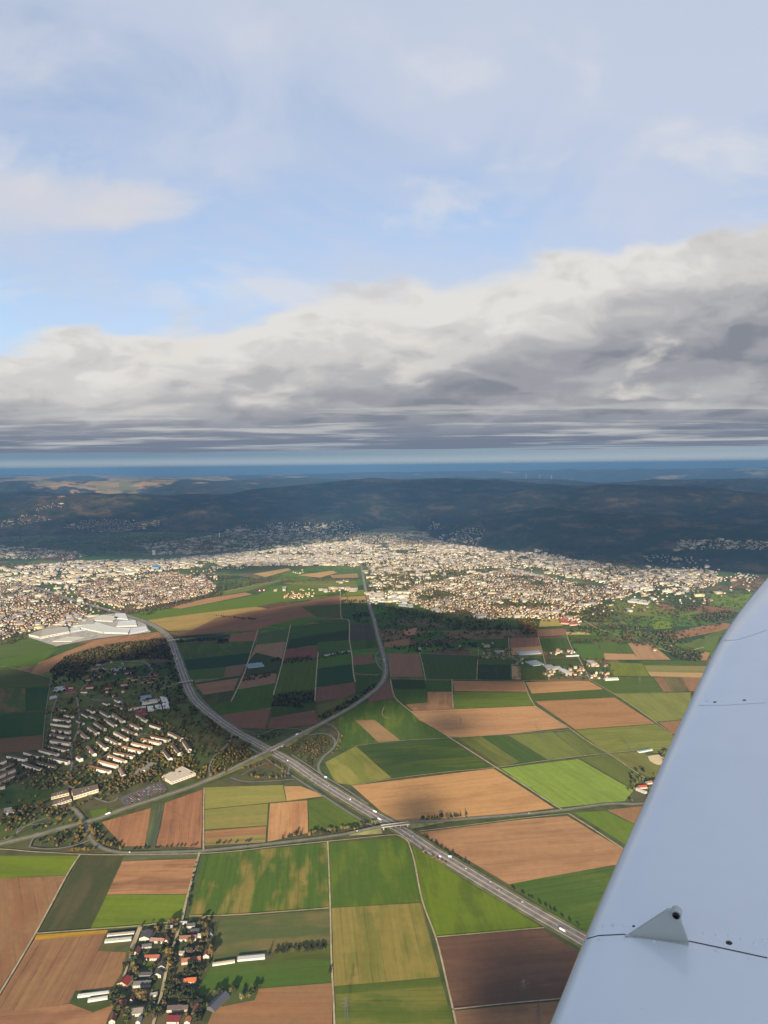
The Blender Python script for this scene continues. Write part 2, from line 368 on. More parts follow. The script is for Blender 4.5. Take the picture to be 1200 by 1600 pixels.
Fd([(530,1122),(560,1100),(618,1093),(632,1103),(660,1130),(702,1153),(626,1158),(590,1160),(558,1166),(524,1172)], (88,130,44), (116,142,50), .7, .3)
Fd([(555,1126),(585,1125),(625,1157),(591,1160)], (172,136,96), (160,126,88), .4, .2, 5)
Fd([(556,1166),(702,1155),(766,1199),(700,1206),(612,1216)], (82,122,42), (112,128,52), .65, .5)
Fd([(508,1192),(556,1166),(612,1216),(550,1227),(524,1224)], (146,148,66), (176,158,88), .6, .2)
# below the junction
Fd([(318,1231),(442,1227),(447,1252),(318,1265)], (152,146,76), (170,154,84), .6, .2)
Fd([(318,1266),(419,1256),(417,1290),(318,1297)], (146,140,74), (164,146,82), .5, .3)
Fd([(318,1299),(416,1291),(415,1317),(317,1322)], (170,124,86), (150,140,80), .8, 1.0)
Fd([(422,1256),(480,1251),(481,1302),(418,1316)], (206,154,108), (180,126,88), .7, .5)
Fd([(444,1229),(470,1229),(509,1244),(448,1252)], (206,160,110), (186,138,96), .4, .2)
Fd([(481,1251),(511,1245),(578,1286),(560,1291),(483,1301)], (106,136,46), (96,126,44), .5, .5)
Fd([(159,1285),(236,1263),(226,1323),(192,1323)], (178,126,90), (156,110,82), .5, .6)
Fd([(237,1262),(258,1255),(243,1322),(227,1323)], (96,112,88), (120,124,70), .6, .8)
Fd([(258,1255),(317,1234),(314,1325),(244,1322)], (172,120,88), (150,104,78), .6, .7)
# left edge, shaded
Fd([(-60,1012),(45,997),(92,1011),(60,1022),(-60,1034)], (100,134,52), (118,134,58), .5, .3)
Fd([(-60,1040),(50,1022),(95,1012),(60,1040),(14,1042),(-60,1060)], (98,146,50), None, .3, .3)
Fd([(60,1036),(150,1000),(253,987),(264,1001),(172,1016),(105,1040),(40,1062)], (178,132,96), (150,108,82), .6, .4)
Fd([(-60,1046),(14,1044),(80,1060),(78,1074),(-60,1078)], (100,110,62), (84,104,52), .5, .3)
Fd([(-60,1078),(40,1075),(40,1112),(-60,1120)], (92,112,56), (150,112,86), .5, .3)
Fd([(40,1075),(78,1074),(72,1110),(40,1112)], (64,108,44), None, .3, .2)
Fd([(-60,1122),(72,1111),(66,1148),(-60,1158)], (64,110,46), None, .3, .2)
Fd([(-60,1160),(66,1149),(64,1172),(20,1176),(-60,1182)], (118,92,68), None, .3, .3)
Fd([(-60,1222),(20,1238),(62,1222),(85,1225),(80,1245),(20,1262),(-60,1268)], (72,108,46), (92,118,50), .5, .2)
Fd([(127,1210),(155,1207),(150,1222),(128,1222)], (78,112,46), None, .3, .2)
Fd([(-60,1308),(30,1280),(60,1282),(20,1312),(-60,1322)], (90,116,52), (104,112,58), .5, .2)
Fd([(140,1268),(168,1262),(168,1272),(146,1280)], (106,142,48), None, .2, .1)
Fd([(185,1248),(196,1243),(252,1220),(263,1236),(215,1254),(196,1262)], (108,102,98), (96,90,88), .3, .1)
# plain between motorway and spur
Fd([(203,958),(247,950),(283,952),(340,941),(400,930),(440,915),(478,912),(520,918),(532,925),(470,935),(400,948),(300,960),(230,969)], (112,156,44), (128,152,56), .5, .3)
Fd([(247,949),(290,940),(383,926),(395,929),(340,940),(283,951)], (192,146,106), (172,124,92), .4, .3)
Fd([(290,938),(400,912),(460,903),(400,920),(383,925)], (132,148,66), None, .3, .2)
Fd([(230,969),(300,960),(400,948),(420,952),(340,965),(300,985),(263,986)], (186,152,94), (150,144,72), .7, .2)
Fd([(263,988),(300,985),(340,965),(420,951),(532,930),(533,943),(533,968),(470,970),(427,976),(403,985),(330,990),(277,994)], (156,110,86), (112,118,62), .45, .3)
Fd([(470,948),(533,944),(533,966),(500,968)], (104,108,56), (96,120,52), .5, .3)
Fd([(268,996),(330,991),(360,992),(345,1000),(273,1004)], (70,90,50), None, .3, .2)
Fd([(360,992),(404,986),(400,1002),(358,1003)], (150,108,84), None, .3, .2)
Fd([(276,1005),(358,1003),(400,1002),(395,1020),(284,1032)], (84,118,52), (112,112,60), .5, .3)
Fd([(284,1032),(394,1020),(384,1040),(290,1048)], (56,96,58), (60,100,62), .3, .2)
Fd([(290,1048),(384,1040),(374,1057),(298,1065)], (86,124,54), (100,112,62), .4, .2)
Fd([(353,1042),(384,1038),(375,1056),(350,1058)], (134,104,84), None, .3, .2)
Fd([(305,1070),(373,1060),(365,1079),(318,1086)], (158,120,96), (134,104,84), .5, .3)
Fd([(318,1087),(364,1080),(361,1097),(325,1100)], (84,88,54), (100,92,64), .6, .4)
Fd([(326,1102),(361,1097),(374,1077),(430,1068),(424,1108),(345,1118)], (84,128,46), (74,112,44), .5, .2)
Fd([(377,1058),(434,1050),(430,1068),(370,1078)], (150,118,96), None, .3, .2)
Fd([(345,1118),(424,1106),(414,1140),(370,1138)], (136,98,80), (124,90,74), .4, .2)
Fd([(406,990),(451,982),(446,1003),(399,1010)], (92,122,62), (110,104,66), .5, .2)
Fd([(400,1008),(447,1003),(441,1030),(388,1034)], (158,126,102), (146,116,94), .4, .2)
Fd([(388,1034),(400,1020),(441,1030),(437,1052),(380,1056)], (78,92,54), (64,80,44), .6, .2)
Fd([(427,977),(470,965),(520,964),(455,980)], (106,148,50), None, .3, .2)
Fd([(455,980),(543,968),(545,984),(452,1000)], (80,120,50), (92,126,54), .4, .3)
Fd([(452,1000),(545,985),(547,1000),(448,1014)], (64,86,46), (72,94,50), .4, .2)
Fd([(496,1004),(547,1000),(549,1018),(497,1020)], (88,128,54), None, .3, .2)
Fd([(447,1015),(496,1009),(496,1027),(442,1033)], (130,88,76), (118,80,70), .4, .3)
Fd([(441,1036),(496,1028),(493,1078),(427,1084)], (94,120,50), (86,116,48), .5, .4)
Fd([(497,1028),(549,1020),(551,1038),(496,1045)], (92,138,56), None, .3, .2)
Fd([(496,1046),(551,1038),(554,1066),(493,1074)], (60,106,52), (66,110,54), .3, .3)
Fd([(494,1075),(554,1067),(556,1083),(540,1090),(494,1098)], (128,92,78), (112,86,68), .5, .2)
Fd([(428,1086),(493,1080),(492,1112),(424,1122)], (76,104,46), (66,90,42), .6, .2)
Fd([(424,1122),(492,1110),(498,1132),(418,1140)], (130,94,78), (116,84,70), .4, .2)
Fd([(494,1099),(545,1089),(560,1095),(520,1118),(497,1120)], (96,104,54), (120,112,64), .6, .3)
Fd([(545,922),(571,922),(574,930),(533,932)], (140,156,64), None, .3, .2)
Fd([(533,933),(574,931),(577,942),(533,943)], (190,160,104), None, .3, .2)
Fd([(533,944),(576,943),(581,962),(534,966)], (84,118,50), (96,122,56), .5, .3)
Fd([(545,976),(583,976),(588,1000),(547,1000)], (92,82,70), (84,76,66), .3, .6)
Fd([(548,1001),(589,1001),(592,1012),(549,1016)], (92,120,54), (72,92,46), .6, .4)
Fd([(550,1025),(582,1022),(583,1038),(552,1040)], (134,100,84), None, .3, .2)
Fd([(552,1041),(590,1036),(599,1052),(554,1054)], (78,120,52), None, .3, .2)
Fd([(555,1056),(600,1055),(590,1075),(557,1084)], (74,110,48), (84,104,50), .5, .2)
Fd([(600,1004),(640,998),(640,1008),(600,1012)], (160,120,90), None, .3, .2)
Fd([(630,985),(652,981),(648,992),(630,994)], (188,140,112), None, .3, .2)
Fd([(640,995),(690,985),(700,995),(655,1004)], (90,130,52), None, .4, .2)
Fd([(610,950),(680,956),(690,966),(620,964)], (92,122,54), (84,104,52), .5, .3)
Fd([(700,966),(780,974),(786,984),(706,980)], (104,112,60), (86,112,52), .6, .3)
Fd([(620,968),(690,972),(696,982),(660,980),(625,978)], (122,104,76), (96,110,58), .6, .3)
Fd([(797,997),(841,997),(846,1019),(798,1022)], (158,112,88), (170,126,96), .5, .4)
Fd([(798,1013),(846,1010),(849,1022),(800,1024)], (196,156,112), None, .2, .3)
Fd([(843,998),(884,997),(892,1017),(849,1018)], (86,122,54), (80,104,50), .6, .4)
Fd([(748,1000),(794,998),(795,1012),(748,1014)], (84,116,52), None, .5, .3)
Fd([(838,984),(882,983),(884,993),(840,995)], (158,116,92), None, .3, .4)
Fd([(845,966),(878,966),(880,978),(842,980)], (186,164,100), None, .4, .2)
Fd([(884,988),(921,988),(922,992),(886,992)], (204,186,132), None, .3, .2)
Fd([(888,993),(940,993),(944,1002),(892,1003)], (98,128,54), (78,96,46), .6, .3)
Fd([(854,1024),(905,1022),(915,1036),(858,1038)], (80,110,50), (120,104,76), .5, .3)
# right hand patchwork
Fd([(947,946),(980,942),(1025,947),(1054,957),(1045,964),(985,962),(950,952)], (142,146,72), (126,134,64), .6, .2)
Fd([(1024,944),(1050,946),(1056,952),(1040,955)], (166,120,92), None, .3, .2)
Fd([(1055,953),(1088,945),(1148,952),(1140,957),(1082,956)], (152,110,84), None, .4, .2)
Fd([(1112,929),(1175,929),(1200,932),(1170,952),(1108,947)], (124,166,50), (146,176,50), .6, .3)
Fd([(1050,962),(1086,955),(1104,958),(1080,966)], (132,158,64), None, .4, .2)
Fd([(1012,962),(1048,960),(1050,968),(1014,970)], (124,164,60), None, .4, .2)
Fd([(1018,975),(1035,970),(1052,974),(1050,982),(1022,984)], (138,176,56), None, .4, .2)
Fd([(1032,994),(1080,982),(1130,974),(1150,976),(1125,987),(1080,995),(1052,1000)], (176,128,92), (150,108,80), .5, .2)
Fd([(1062,1009),(1095,997),(1128,985),(1120,1008),(1112,1019)], (120,146,66), (104,130,64), .6, .2)
Fd([(970,989),(1000,986),(1006,993),(975,996)], (116,146,62), None, .4, .2)
Fd([(905,960),(950,964),(960,972),(905,970)], (120,132,62), None, .5, .2)
Fd([(1095,1019),(1110,1020),(1104,1032),(1095,1032)], (186,140,104), None, .5, .2)
Fd([(1140,905),(1200,905),(1200,925),(1145,920)], (150,118,88), (120,110,70), .8, .2)
# far strips by the city
Fd([(330,886),(430,882),(480,880),(478,889),(420,892),(320,893)], (88,112,54), (132,112,82), .7, .2)
Fd([(395,897),(450,888),(455,891),(415,902)], (206,168,116), None, .3, .2)
Fd([(415,903),(455,892),(500,897),(480,907),(440,909)], (116,156,60), None, .3, .2)
Fd([(465,899),(520,892),(527,895),(500,903)], (212,166,114), None, .3, .2)
Fd([(515,899),(558,896),(560,903),(520,904)], (186,142,104), None, .3, .2)
Fd([(440,912),(470,908),(555,908),(560,918),(500,918)], (134,146,70), (166,140,90), .6, .2)
Fd([(270,888),(300,885),(330,890),(300,898)], (104,128,58), None, .4, .2)
Fd([(100,946),(125,948),(158,960),(130,962)], (84,122,54), None, .5, .2)
FP = []   # ground polygons with their heights
for i,(pts,c,c2,pa,stp,edge) in enumerate(FIELDS):
    gpts = [P(*p) for p in pts]; z = .15+.012*i
    cx = sum(p[0] for p in gpts)/len(gpts); cy = sum(p[1] for p in gpts)/len(gpts)
    # long direction
    best = (edge-1)%len(gpts) if edge else max(range(len(gpts)), key=lambda k: math.dist(gpts[k], gpts[(k+1)%len(gpts)]))
    a_ = gpts[best]; b_ = gpts[(best+1)%len(gpts)]; ang = math.atan2(b_[1]-a_[1], b_[0]-a_[0])
    ca, sa2 = math.cos(-ang), math.sin(-ang)
    # slightly uneven outline
    out = []
    for k in range(len(gpts)):
        p, q = gpts[k], gpts[(k+1)%len(gpts)]; nseg = max(1, int(math.dist(p,q)/90))
        for s_ in range(nseg):
            f_ = s_/nseg; jx = 0 if s_ == 0 else random.uniform(-1.2,1.2)
            out.append((p[0]+(q[0]-p[0])*f_+jx, p[1]+(q[1]-p[1])*f_+jx))
    lv_ = [((x-cx)*ca-(y-cy)*sa2, (x-cx)*sa2+(y-cy)*ca, 0.0) for x,y in out]
    o = mesh_obj('field', lv_, [tuple(range(len(lv_)))], FM); o.location = (cx,cy,z); o.rotation_euler = (0,0,ang)
    if o.data.polygons[0].normal.z < 0: o.data.flip_normals()
    o['tone'] = alb(c); o['tone_b'] = alb(c2); o['patch'] = float(pa)*1.0; o['stripe'] = float(stp); o['kind'] = 'structure'
    FP.append((gpts, z, min(p[0] for p in gpts), max(p[0] for p in gpts), min(p[1] for p in gpts), max(p[1] for p in gpts)))
def gz(x, y):
    z = 0.0
    for g,zz,x0,x1,y0,y1 in FP:
        if x0<=x<=x1 and y0<=y<=y1 and inpoly(g, np.array([x]), np.array([y]))[0]: z = max(z, zz)
    return z
# ------------------------------------------------------------------ roads
def catmull(pts, step=12.0):
    if len(pts) < 3: return pts
    out = []; p = [pts[0]]+list(pts)+[pts[-1]]
    for i in range(1,len(p)-2):
        a,b,c,d = map(np.array,(p[i-1],p[i],p[i+1],p[i+2])); n = max(2,int(np.linalg.norm(c-b)/step))
        for s_ in range(n):
            t_ = s_/n; out.append(tuple(.5*((2*b)+(-a+c)*t_+(2*a-5*b+4*c-d)*t_**2+(-a+3*b-3*c+d)*t_**3)))
    out.append(tuple(p[-2])); return out
def ribbon(pts, off, width, z, zf=None):
    """pts: ground polyline; returns verts, faces"""
    P_ = np.array(pts); d = np.gradient(P_, axis=0); d /= np.maximum(np.linalg.norm(d,axis=1,keepdims=True),1e-6); n = np.stack([-d[:,1], d[:,0]],1)
    l = P_+n*(off+width/2); r = P_+n*(off-width/2); vs = []
    for i in range(len(P_)):
        zz = z if zf is None else z+zf[i]
        vs += [(l[i,0],l[i,1],zz),(r[i,0],r[i,1],zz)]
    fs = [(2*i,2*i+1,2*i+3,2*i+2) for i in range(len(P_)-1)]
    return vs, fs
def join(parts):
    vs, fs = [], []
    for v_,f_ in parts: n = len(vs); vs += v_; fs += [tuple(n+i for i in f) for f in f_]
    return vs, fs
def road_mat(name, c, var=.25):
    mt = mat(name, alb(c), .85, .25); t = NT(mt.node_tree); g = t.new('ShaderNodeNewGeometry').outputs['Position']
    n = t.noise(g, .035, 5, .65); k = t.m('ADD', 1-var/2, t.m('MULTIPLY', t.ss(n,.3,.7), var))
    t.put(bsdf(mt).inputs['Base Color'], t.vm('SCALE', alb(c), scale=k)); return mt
M_mw = road_mat('motorway_asphalt', (126,116,108)); M_road = road_mat('road_asphalt', (128,122,112)); M_path = road_mat('farm_track', (180,162,126), .5); M_line = mat('road_paint', alb((235,232,222),2.4), .8)
M_verge = road_mat('verge_grass', (112,110,66), .6); M_conc = road_mat('concrete', (186,176,160), .5); M_median = road_mat('median_strip', (192,168,140), .5)
A5 = [(-40,888),(13,908),(60,920),(110,937),(173,955),(200,963),(227,972),(250,984),(266,1000),(275,1022),(283,1045),(289,1062),(296,1080),(307,1097),(330,1117),(362,1140),(392,1157),(421,1173),(455,1192),(482,1211),(517,1234),(577,1270),(627,1298),(667,1325),(720,1358),(773,1390),(827,1422),(867,1445),(907,1468),(960,1500),(1030,1545),(1100,1600)]
A656 = [(563,878),(565,888),(571,920),(577,945),(584,968),(591,997),(596,1013),(601,1034),(602,1053),(594,1071),(577,1086),(550,1105),(505,1130),(470,1149),(430,1172),(392,1190),(355,1207),(325,1220),(300,1230),(250,1247),(200,1263),(150,1281),(117,1290),(83,1299),(50,1308),(0,1320),(-60,1336)]
def gl(px): return [P(*p) for p in px]
def bump_profile(pts, centre, L0, L1, hgt):
    """height along a road that climbs to an overpass"""
    c = np.array(P(*centre)); P_ = np.array(pts); seg = np.concatenate([[0],np.cumsum(np.linalg.norm(np.diff(P_,axis=0),axis=1))])
    k = int(np.argmin(np.linalg.norm(P_-c,axis=1))); s_ = np.abs(seg-seg[k])
    return hgt*smooth01((L1-s_)/(L1-L0))
def carriage(px, name, zbase, offs, cwid, lanes, bump=None, med=None, mt=None):
    g = catmull(gl(px), 14); zf = bump_profile(g,*bump) if bump is not None else None
    parts = [ribbon(g,o_,cwid,zbase,zf) for o_ in offs]
    ro = tag(mesh_obj(name, *join(parts), mt or M_mw), kind='structure')
    if med: tag(mesh_obj('median_strip', *join([ribbon(g,0,med,zbase+.05,zf)]), M_median), kind='structure')
    lp = []
    for o_ in offs:
        for e in (-cwid/2+.6, cwid/2-.6): lp.append(ribbon(g,o_+e,.45,zbase+.06,zf))
        for q in range(1,lanes):
            e = -cwid/2+.6+(cwid-1.2)*q/lanes
            for i in range(0,len(g)-1,2): lp.append(ribbon(g[i:i+2],o_+e,.4,zbase+.06,None if zf is None else zf[i:i+2]))
    tag(mesh_obj('lane_marking', *join(lp), M_line), kind='structure')
    return g, zf
ZR = 2.6
def simple(px, width, name='road', mt=None, z=ZR, bump=None, verge=0, line=False):
    g = catmull(gl(px), 14); zf = bump_profile(g,*bump) if bump is not None else None
    if verge: tag(mesh_obj('verge', *ribbon(g,0,width+2*verge,z-.12,zf), M_verge), kind='structure')
    tag(mesh_obj(name, *ribbon(g,0,width,z,zf), mt or M_road), kind='structure')
    if line: tag(mesh_obj('lane_marking', *join([ribbon(g,e,.3,z+.05,zf) for e in (-width/2+.5,width/2-.5)]), M_line), kind='structure')
    return g
ga5 = catmull(gl(A5),14)
tag(mesh_obj('verge', *ribbon(ga5,0,52,ZR-.45), M_verge), kind='structure')
g_a5, _ = carriage(A5, 'motorway', ZR, (-7.9,7.9), 11.8, 3, None, 3.6)
sp = catmull(gl(A656),14)
tag(mesh_obj('verge', *ribbon(sp,0,30,ZR-.3), M_verge), kind='structure')
kc = A656.index((392,1190)); g_sp = sp; zf_sp = bump_profile(g_sp,(430,1172),45,330,7.5)
carriage(A656[:kc+1], 'spur_road', ZR+.15, (-4.9,4.9), 7.6, 2, ((430,1172),45,330,7.5), 2.0)
carriage(A656[kc-1:], 'spur_road', ZR+.12, (-3.1,3.1), 5.4, 1, ((430,1172),45,330,7.5), .8)
# embankment under the raised spur road near the crossing
def embank(g, zf, half, name='embankment', gap=None):
    vs, fs = [], []; P_ = np.array(g); d = np.gradient(P_,axis=0); d /= np.maximum(np.linalg.norm(d,axis=1,keepdims=True),1e-6); n = np.stack([-d[:,1],d[:,0]],1)
    run = []
    def flush():
        if len(run) > 2:
            b0 = len(vs)
            for i in run:
                zt = ZR+.05+zf[i]; x,y = P_[i]; w2 = half+zf[i]*2.0
                for k_,zz in ((w2,ZR-.5),(half,zt),(-half,zt),(-w2,ZR-.5)): vs.append((x+n[i,0]*k_, y+n[i,1]*k_, zz))
            for j in range(len(run)-1):
                a0 = b0+j*4
                for q in range(3): fs.append((a0+q,a0+q+1,a0+q+5,a0+q+4))
            for e in (b0, b0+(len(run)-1)*4): fs.append((e,e+1,e+2,e+3))
    c = np.array(P(*gap[0]))
    for i in range(len(P_)):
        if zf[i] > .3 and np.linalg.norm(P_[i]-c) > gap[1]: run.append(i)
        else: flush(); run.clear()
    flush()
    if fs: tag(mesh_obj(name, vs, fs, M_verge), kind='structure')
embank(g_sp, zf_sp, 10, gap=((430,1172),32))
# collector lanes beside the motorway through the junction
simple([(392,1170),(430,1196),(470,1222),(510,1248),(560,1280),(600,1300)], 7, 'slip_road', M_mw, ZR+.3, line=True)
for o_ in (-15.2,15.2): tag(mesh_obj('hard_shoulder', *ribbon(ga5,o_,2.6,ZR+.03), M_conc), kind='structure')
simple([(298,1072),(330,1108),(372,1138),(400,1147)], 5, 'slip_road', M_mw, ZR+.3)
simple([(455,1180),(480,1196),(505,1213),(540,1234),(575,1258)], 6, 'slip_road', M_mw, ZR+.3, line=True)
simple([(392,1148),(410,1148),(430,1140),(455,1139),(475,1143),(482,1150)], 6, 'slip_road', M_road, ZR+.35)
simple([(484,1150),(500,1147),(516,1150),(524,1160),(519,1172),(507,1182),(498,1196),(500,1208),(512,1219)], 7.5, 'slip_road', M_mw, ZR+.32, line=True)
simple([(500,1131),(518,1134),(529,1146),(527,1160),(517,1176)], 5, 'slip_road', M_road, ZR+.36)
simple([(360,1216),(375,1221),(395,1223),(430,1221),(460,1219)], 6, 'slip_road', M_mw, ZR+.3, line=True)
simple([(360,1140),(362,1152),(352,1168),(335,1183),(327,1200),(328,1214),(322,1222)], 6, 'slip_road', M_road, ZR+.34)
simple([(445,1185),(452,1200),(448,1212)], 6, 'slip_road', M_mw, ZR+.31)
simple([(378,1212),(400,1200),(425,1190)], 4, 'slip_road', M_road, ZR+.31)
# far junction loops
simple([(601,1012),(590,1020),(587,1030),(592,1042),(600,1050)], 8, 'slip_road', M_road, ZR+.3)
simple([(604,1022),(609,1040),(610,1058)], 6, 'slip_road', M_road, ZR+.3)
# country roads
SOUTH = [(95,1262),(110,1263),(118,1267),(130,1283),(137,1300),(145,1315),(157,1325),(175,1331),(200,1334),(250,1333),(310,1331),(365,1326),(420,1320),(487,1312),(545,1304),(601,1296),(625,1293),(655,1288),(735,1280),(800,1275),(870,1268),(905,1263),(955,1257),(1010,1256),(1080,1240)]
gs = catmull(gl(SOUTH),14); zf_s = bump_profile(gs,(618,1294),40,160,7.0)
tag(mesh_obj('verge', *ribbon(gs,0,17,ZR-.35,zf_s), M_verge), kind='structure')
tag(mesh_obj('road', *ribbon(gs,0,8,ZR+.25,zf_s), M_road), kind='structure')
tag(mesh_obj('lane_marking', *join([ribbon(gs,e,.3,ZR+.31,zf_s) for e in (-3.4,3.4,0)]), M_line), kind='structure')
embank(gs, zf_s, 8, gap=((618,1294),34))
simple([(-60,1330),(0,1328),(50,1332),(90,1334),(125,1336),(200,1337),(310,1335),(370,1331),(430,1324),(510,1316),(570,1310),(608,1306),(625,1307),(640,1318)], 3.5, 'farm_track', M_path, ZR-.1)
simple([(46,1325),(52,1312),(68,1304),(88,1298)], 5, 'slip_road', M_road, ZR+.3)
simple([(46,1325),(70,1328),(100,1326),(125,1320),(140,1314)], 6, 'slip_road', M_road, ZR+.3)
simple([(26,1304),(30,1296),(48,1290),(80,1287)], 5, 'slip_road', M_road, ZR+.3)
simple([(-60,1316),(0,1316),(26,1304),(40,1292),(70,1280),(110,1270)], 5, 'road', M_road, ZR+.2)
simple([(312,1333),(307,1350),(300,1375),(292,1405),(284,1440),(276,1464),(262,1510),(251,1560),(240,1600),(232,1640)], 5.5, 'village_street', M_path, ZR)
simple([(318,1332),(318,1290),(318,1262),(319,1232)], 4, 'farm_track', M_path, ZR)
simple([(512,1316),(514,1360),(516,1419),(518,1500),(521,1560),(524,1640)], 3.6, 'farm_track', M_path, ZR)
simple([(633,1307),(641,1325),(648,1350),(660,1409),(682,1470),(700,1545),(708,1580),(720,1640)], 3.6, 'farm_track', M_path, ZR)
simple([(706,1579),(790,1570),(880,1562)], 2.5, 'farm_track', M_path, ZR)
simple([(296,1433),(345,1432),(400,1429),(516,1420)], 2.6, 'farm_track', M_path, ZR)
simple([(680,1466),(760,1459),(850,1451)], 2.2, 'farm_track', M_path, ZR)
simple([(125,1337),(105,1368),(57,1457),(0,1553),(-60,1650)], 4, 'farm_track', M_path, ZR)
simple([(57,1460),(140,1454),(218,1448),(283,1440)], 3, 'farm_track', M_path, ZR)
simple([(220,1448),(212,1468),(204,1490)], 9, 'yard_track', M_path, ZR)
simple([(204,1490),(198,1515),(188,1540)], 4, 'farm_track', M_path, ZR-.05)
simple([(610,1062),(614,1082),(620,1094),(640,1111),(670,1132),(702,1153),(775,1200),(810,1222),(860,1255),(880,1267)], 5, 'farm_track', M_path, ZR)
simple([(549,1229),(612,1218),(700,1207),(775,1200),(855,1189),(911,1182),(948,1178),(1000,1173),(1060,1168)], 3, 'farm_track', M_path, ZR-.05)
simple([(556,1166),(626,1158),(702,1154),(795,1148),(893,1141)], 2.4, 'farm_track', M_path, ZR-.05)
simple([(886,1136),(912,1155),(950,1178),(980,1198),(1008,1217)], 3.2, 'farm_track', M_path, ZR)
simple([(922,1063),(960,1085),(1000,1112),(1050,1148)], 3.2, 'farm_track', M_path, ZR)
simple([(818,1065),(836,1103),(888,1137)], 4, 'farm_track', M_path, ZR)
simple([(888,1272),(920,1292),(985,1335)], 4.5, 'farm_track', M_path, ZR)
simple([(655,1300),(735,1290),(822,1279),(888,1272)], 2.6, 'farm_track', M_path, ZR)
simple([(610,1061),(664,1062),(745,1063),(820,1064),(922,1063)], 3, 'farm_track', M_path, ZR)
simple([(655,1020),(661,1042),(665,1064)], 4, 'farm_track', M_path, ZR)
simple([(706,1062),(708,1108)], 4.5, 'farm_track', M_path, ZR)
simple([(748,1012),(746,1040),(745,1063)], 3.6, 'farm_track', M_path, ZR)
simple([(655,1021),(700,1023),(748,1025)], 2.4, 'farm_track', M_path, ZR-.04)
simple([(794,994),(797,1030)], 3.6, 'farm_track', M_path, ZR)
simple([(841,995),(850,1030),(858,1064)], 4.5, 'farm_track', M_path, ZR)
simple([(883,985),(892,1010),(905,1030),(922,1063)], 4.5, 'farm_track', M_path, ZR)
simple([(403,985),(392,1020),(380,1057),(361,1097)], 5, 'farm_track', M_path, ZR)
simple([(454,977),(447,1010),(440,1040),(427,1087)], 5, 'farm_track', M_path, ZR)
simple([(532,923),(532,945),(534,967),(545,970),(546,1000),(550,1025),(552,1050),(555,1066)], 6, 'farm_track', M_path, ZR)
simple([(497,1020),(494,1060),(492,1096)], 5, 'farm_track', M_path, ZR)
simple([(552,1052),(565,1054),(590,1056)], 4, 'farm_track', M_path, ZR)
simple([(290,938),(330,930),(370,921),(400,915),(450,905)], 9, 'farm_track', M_path, ZR)
simple([(80,1060),(72,1110),(66,1172)], 3.2, 'farm_track', M_road, ZR)
simple([(-20,1040),(14,1043),(45,1050),(80,1060)], 3.2, 'farm_track', M_path, ZR)
simple([(912,970),(940,985),(990,1000),(1020,1010),(1055,1020),(1100,1012)], 9, 'road', M_path, ZR)
simple([(914,973),(960,974),(1000,974)], 5, 'farm_track', M_path, ZR)
simple([(1010,997),(1060,988),(1100,978),(1150,968)], 8, 'railway', M_road, ZR)
simple([(600,1014),(640,1008),(670,1002),(697,997)], 7, 'road', M_road, ZR)
simple([(600,1106),(597,1115),(601,1122),(611,1123)], 2.5, 'farm_track', M_path, ZR)
OV1 = [(150,1094),(190,1090),(230,1082),(262,1075),(290,1068),(330,1063),(375,1056)]
go = catmull(gl(OV1),14); zo = bump_profile(go,(288,1068),40,170,7.0)
tag(mesh_obj('road', *ribbon(go,0,7,ZR+.3,zo), M_road), kind='structure'); embank(go, zo, 7, gap=((288,1068),36))
OV2 = [(215,1020),(268,1003),(330,995),(350,993)]
go2 = catmull(gl(OV2),14); zo2 = bump_profile(go2,(270,1002),40,150,7.0)
tag(mesh_obj('road', *ribbon(go2,0,6,ZR+.3,zo2), M_road), kind='structure'); embank(go2, zo2, 6, gap=((270,1002),40))
# housing estate streets
for px,wd in [([(120,1090),(124,1130),(112,1170),(112,1200),(100,1225)],7),([(112,1200),(150,1190),(190,1165),(230,1145)],7),([(155,1020+12),(145,1060),(127,1080),(150,1095),(190,1092)],8),
              ([(145,1045),(180,1036),(225,1036),(236,1050),(218,1070)],14),([(75,1195),(85,1160),(80,1120),(92,1085)],5),([(100,1225),(130,1240),(170,1255),(185,1247)],8),([(0,1230),(60,1210),(100,1195)],5),([(190,1093),(195,1120),(215,1145),(250,1150)],6)]:
    simple(px, wd, 'street', M_road, ZR-.1)
# ------------------------------------------------------------------ hills
def ridge(pts, width, wob=.0):
    out = []
    for px,py,D in pts:
        p = at_dist(px,py,D*1000.0); out.append((p.x,p.y,max(20.0,p.z)))
    return out, width
RID = [ridge([(668,842,7.9),(720,826,8.6),(790,808,9.2),(860,800,9.4),(960,800,9.4),(1080,813,9.2),(1200,818,8.8),(1420,812,8.6),(1700,800,8.6)], 1500),
       ridge([(1020,850,8.4),(1120,852,8.2),(1230,856,7.9),(1420,860,7.6)], 700),
       ridge([(625,800,11.6),(720,776,12.3),(860,765,13),(960,765,13),(1080,768,13.2),(1200,774,13),(1450,768,13)], 2500),
       ridge([(250,812,11.2),(300,788,12.2),(360,772,13),(430,763,13.6),(560,755,14.2),(690,753,14.6),(800,758,15.2),(920,764,16)], 2600),
       ridge([(330,818,10.2),(420,806,10.4),(500,800,10.6),(580,808,10.6)], 1100),
       ridge([(-350,772,13),(-100,770,14),(60,769,15),(140,776,13.4),(230,775,13.4),(300,772,14.2)], 2300),
       ridge([(20,792,11.5),(110,783,12),(170,792,11.2)], 1100),
       ridge([(-300,752,20),(0,752,21),(200,750,21),(450,748,22),(700,746,22),(900,750,20),(1100,751,19.5),(1400,746,20)], 3200),
       ridge([(-400,746,30),(60,740,32),(120,739.5,32),(250,744,30),(400,741,32),(600,738,35),(800,734,38),(1000,731,38),(1400,726,38)], 5000),
       ridge([(-400,749,42),(300,743,44),(600,739,46),(1000,734,48),(1500,728,48)], 8000)]
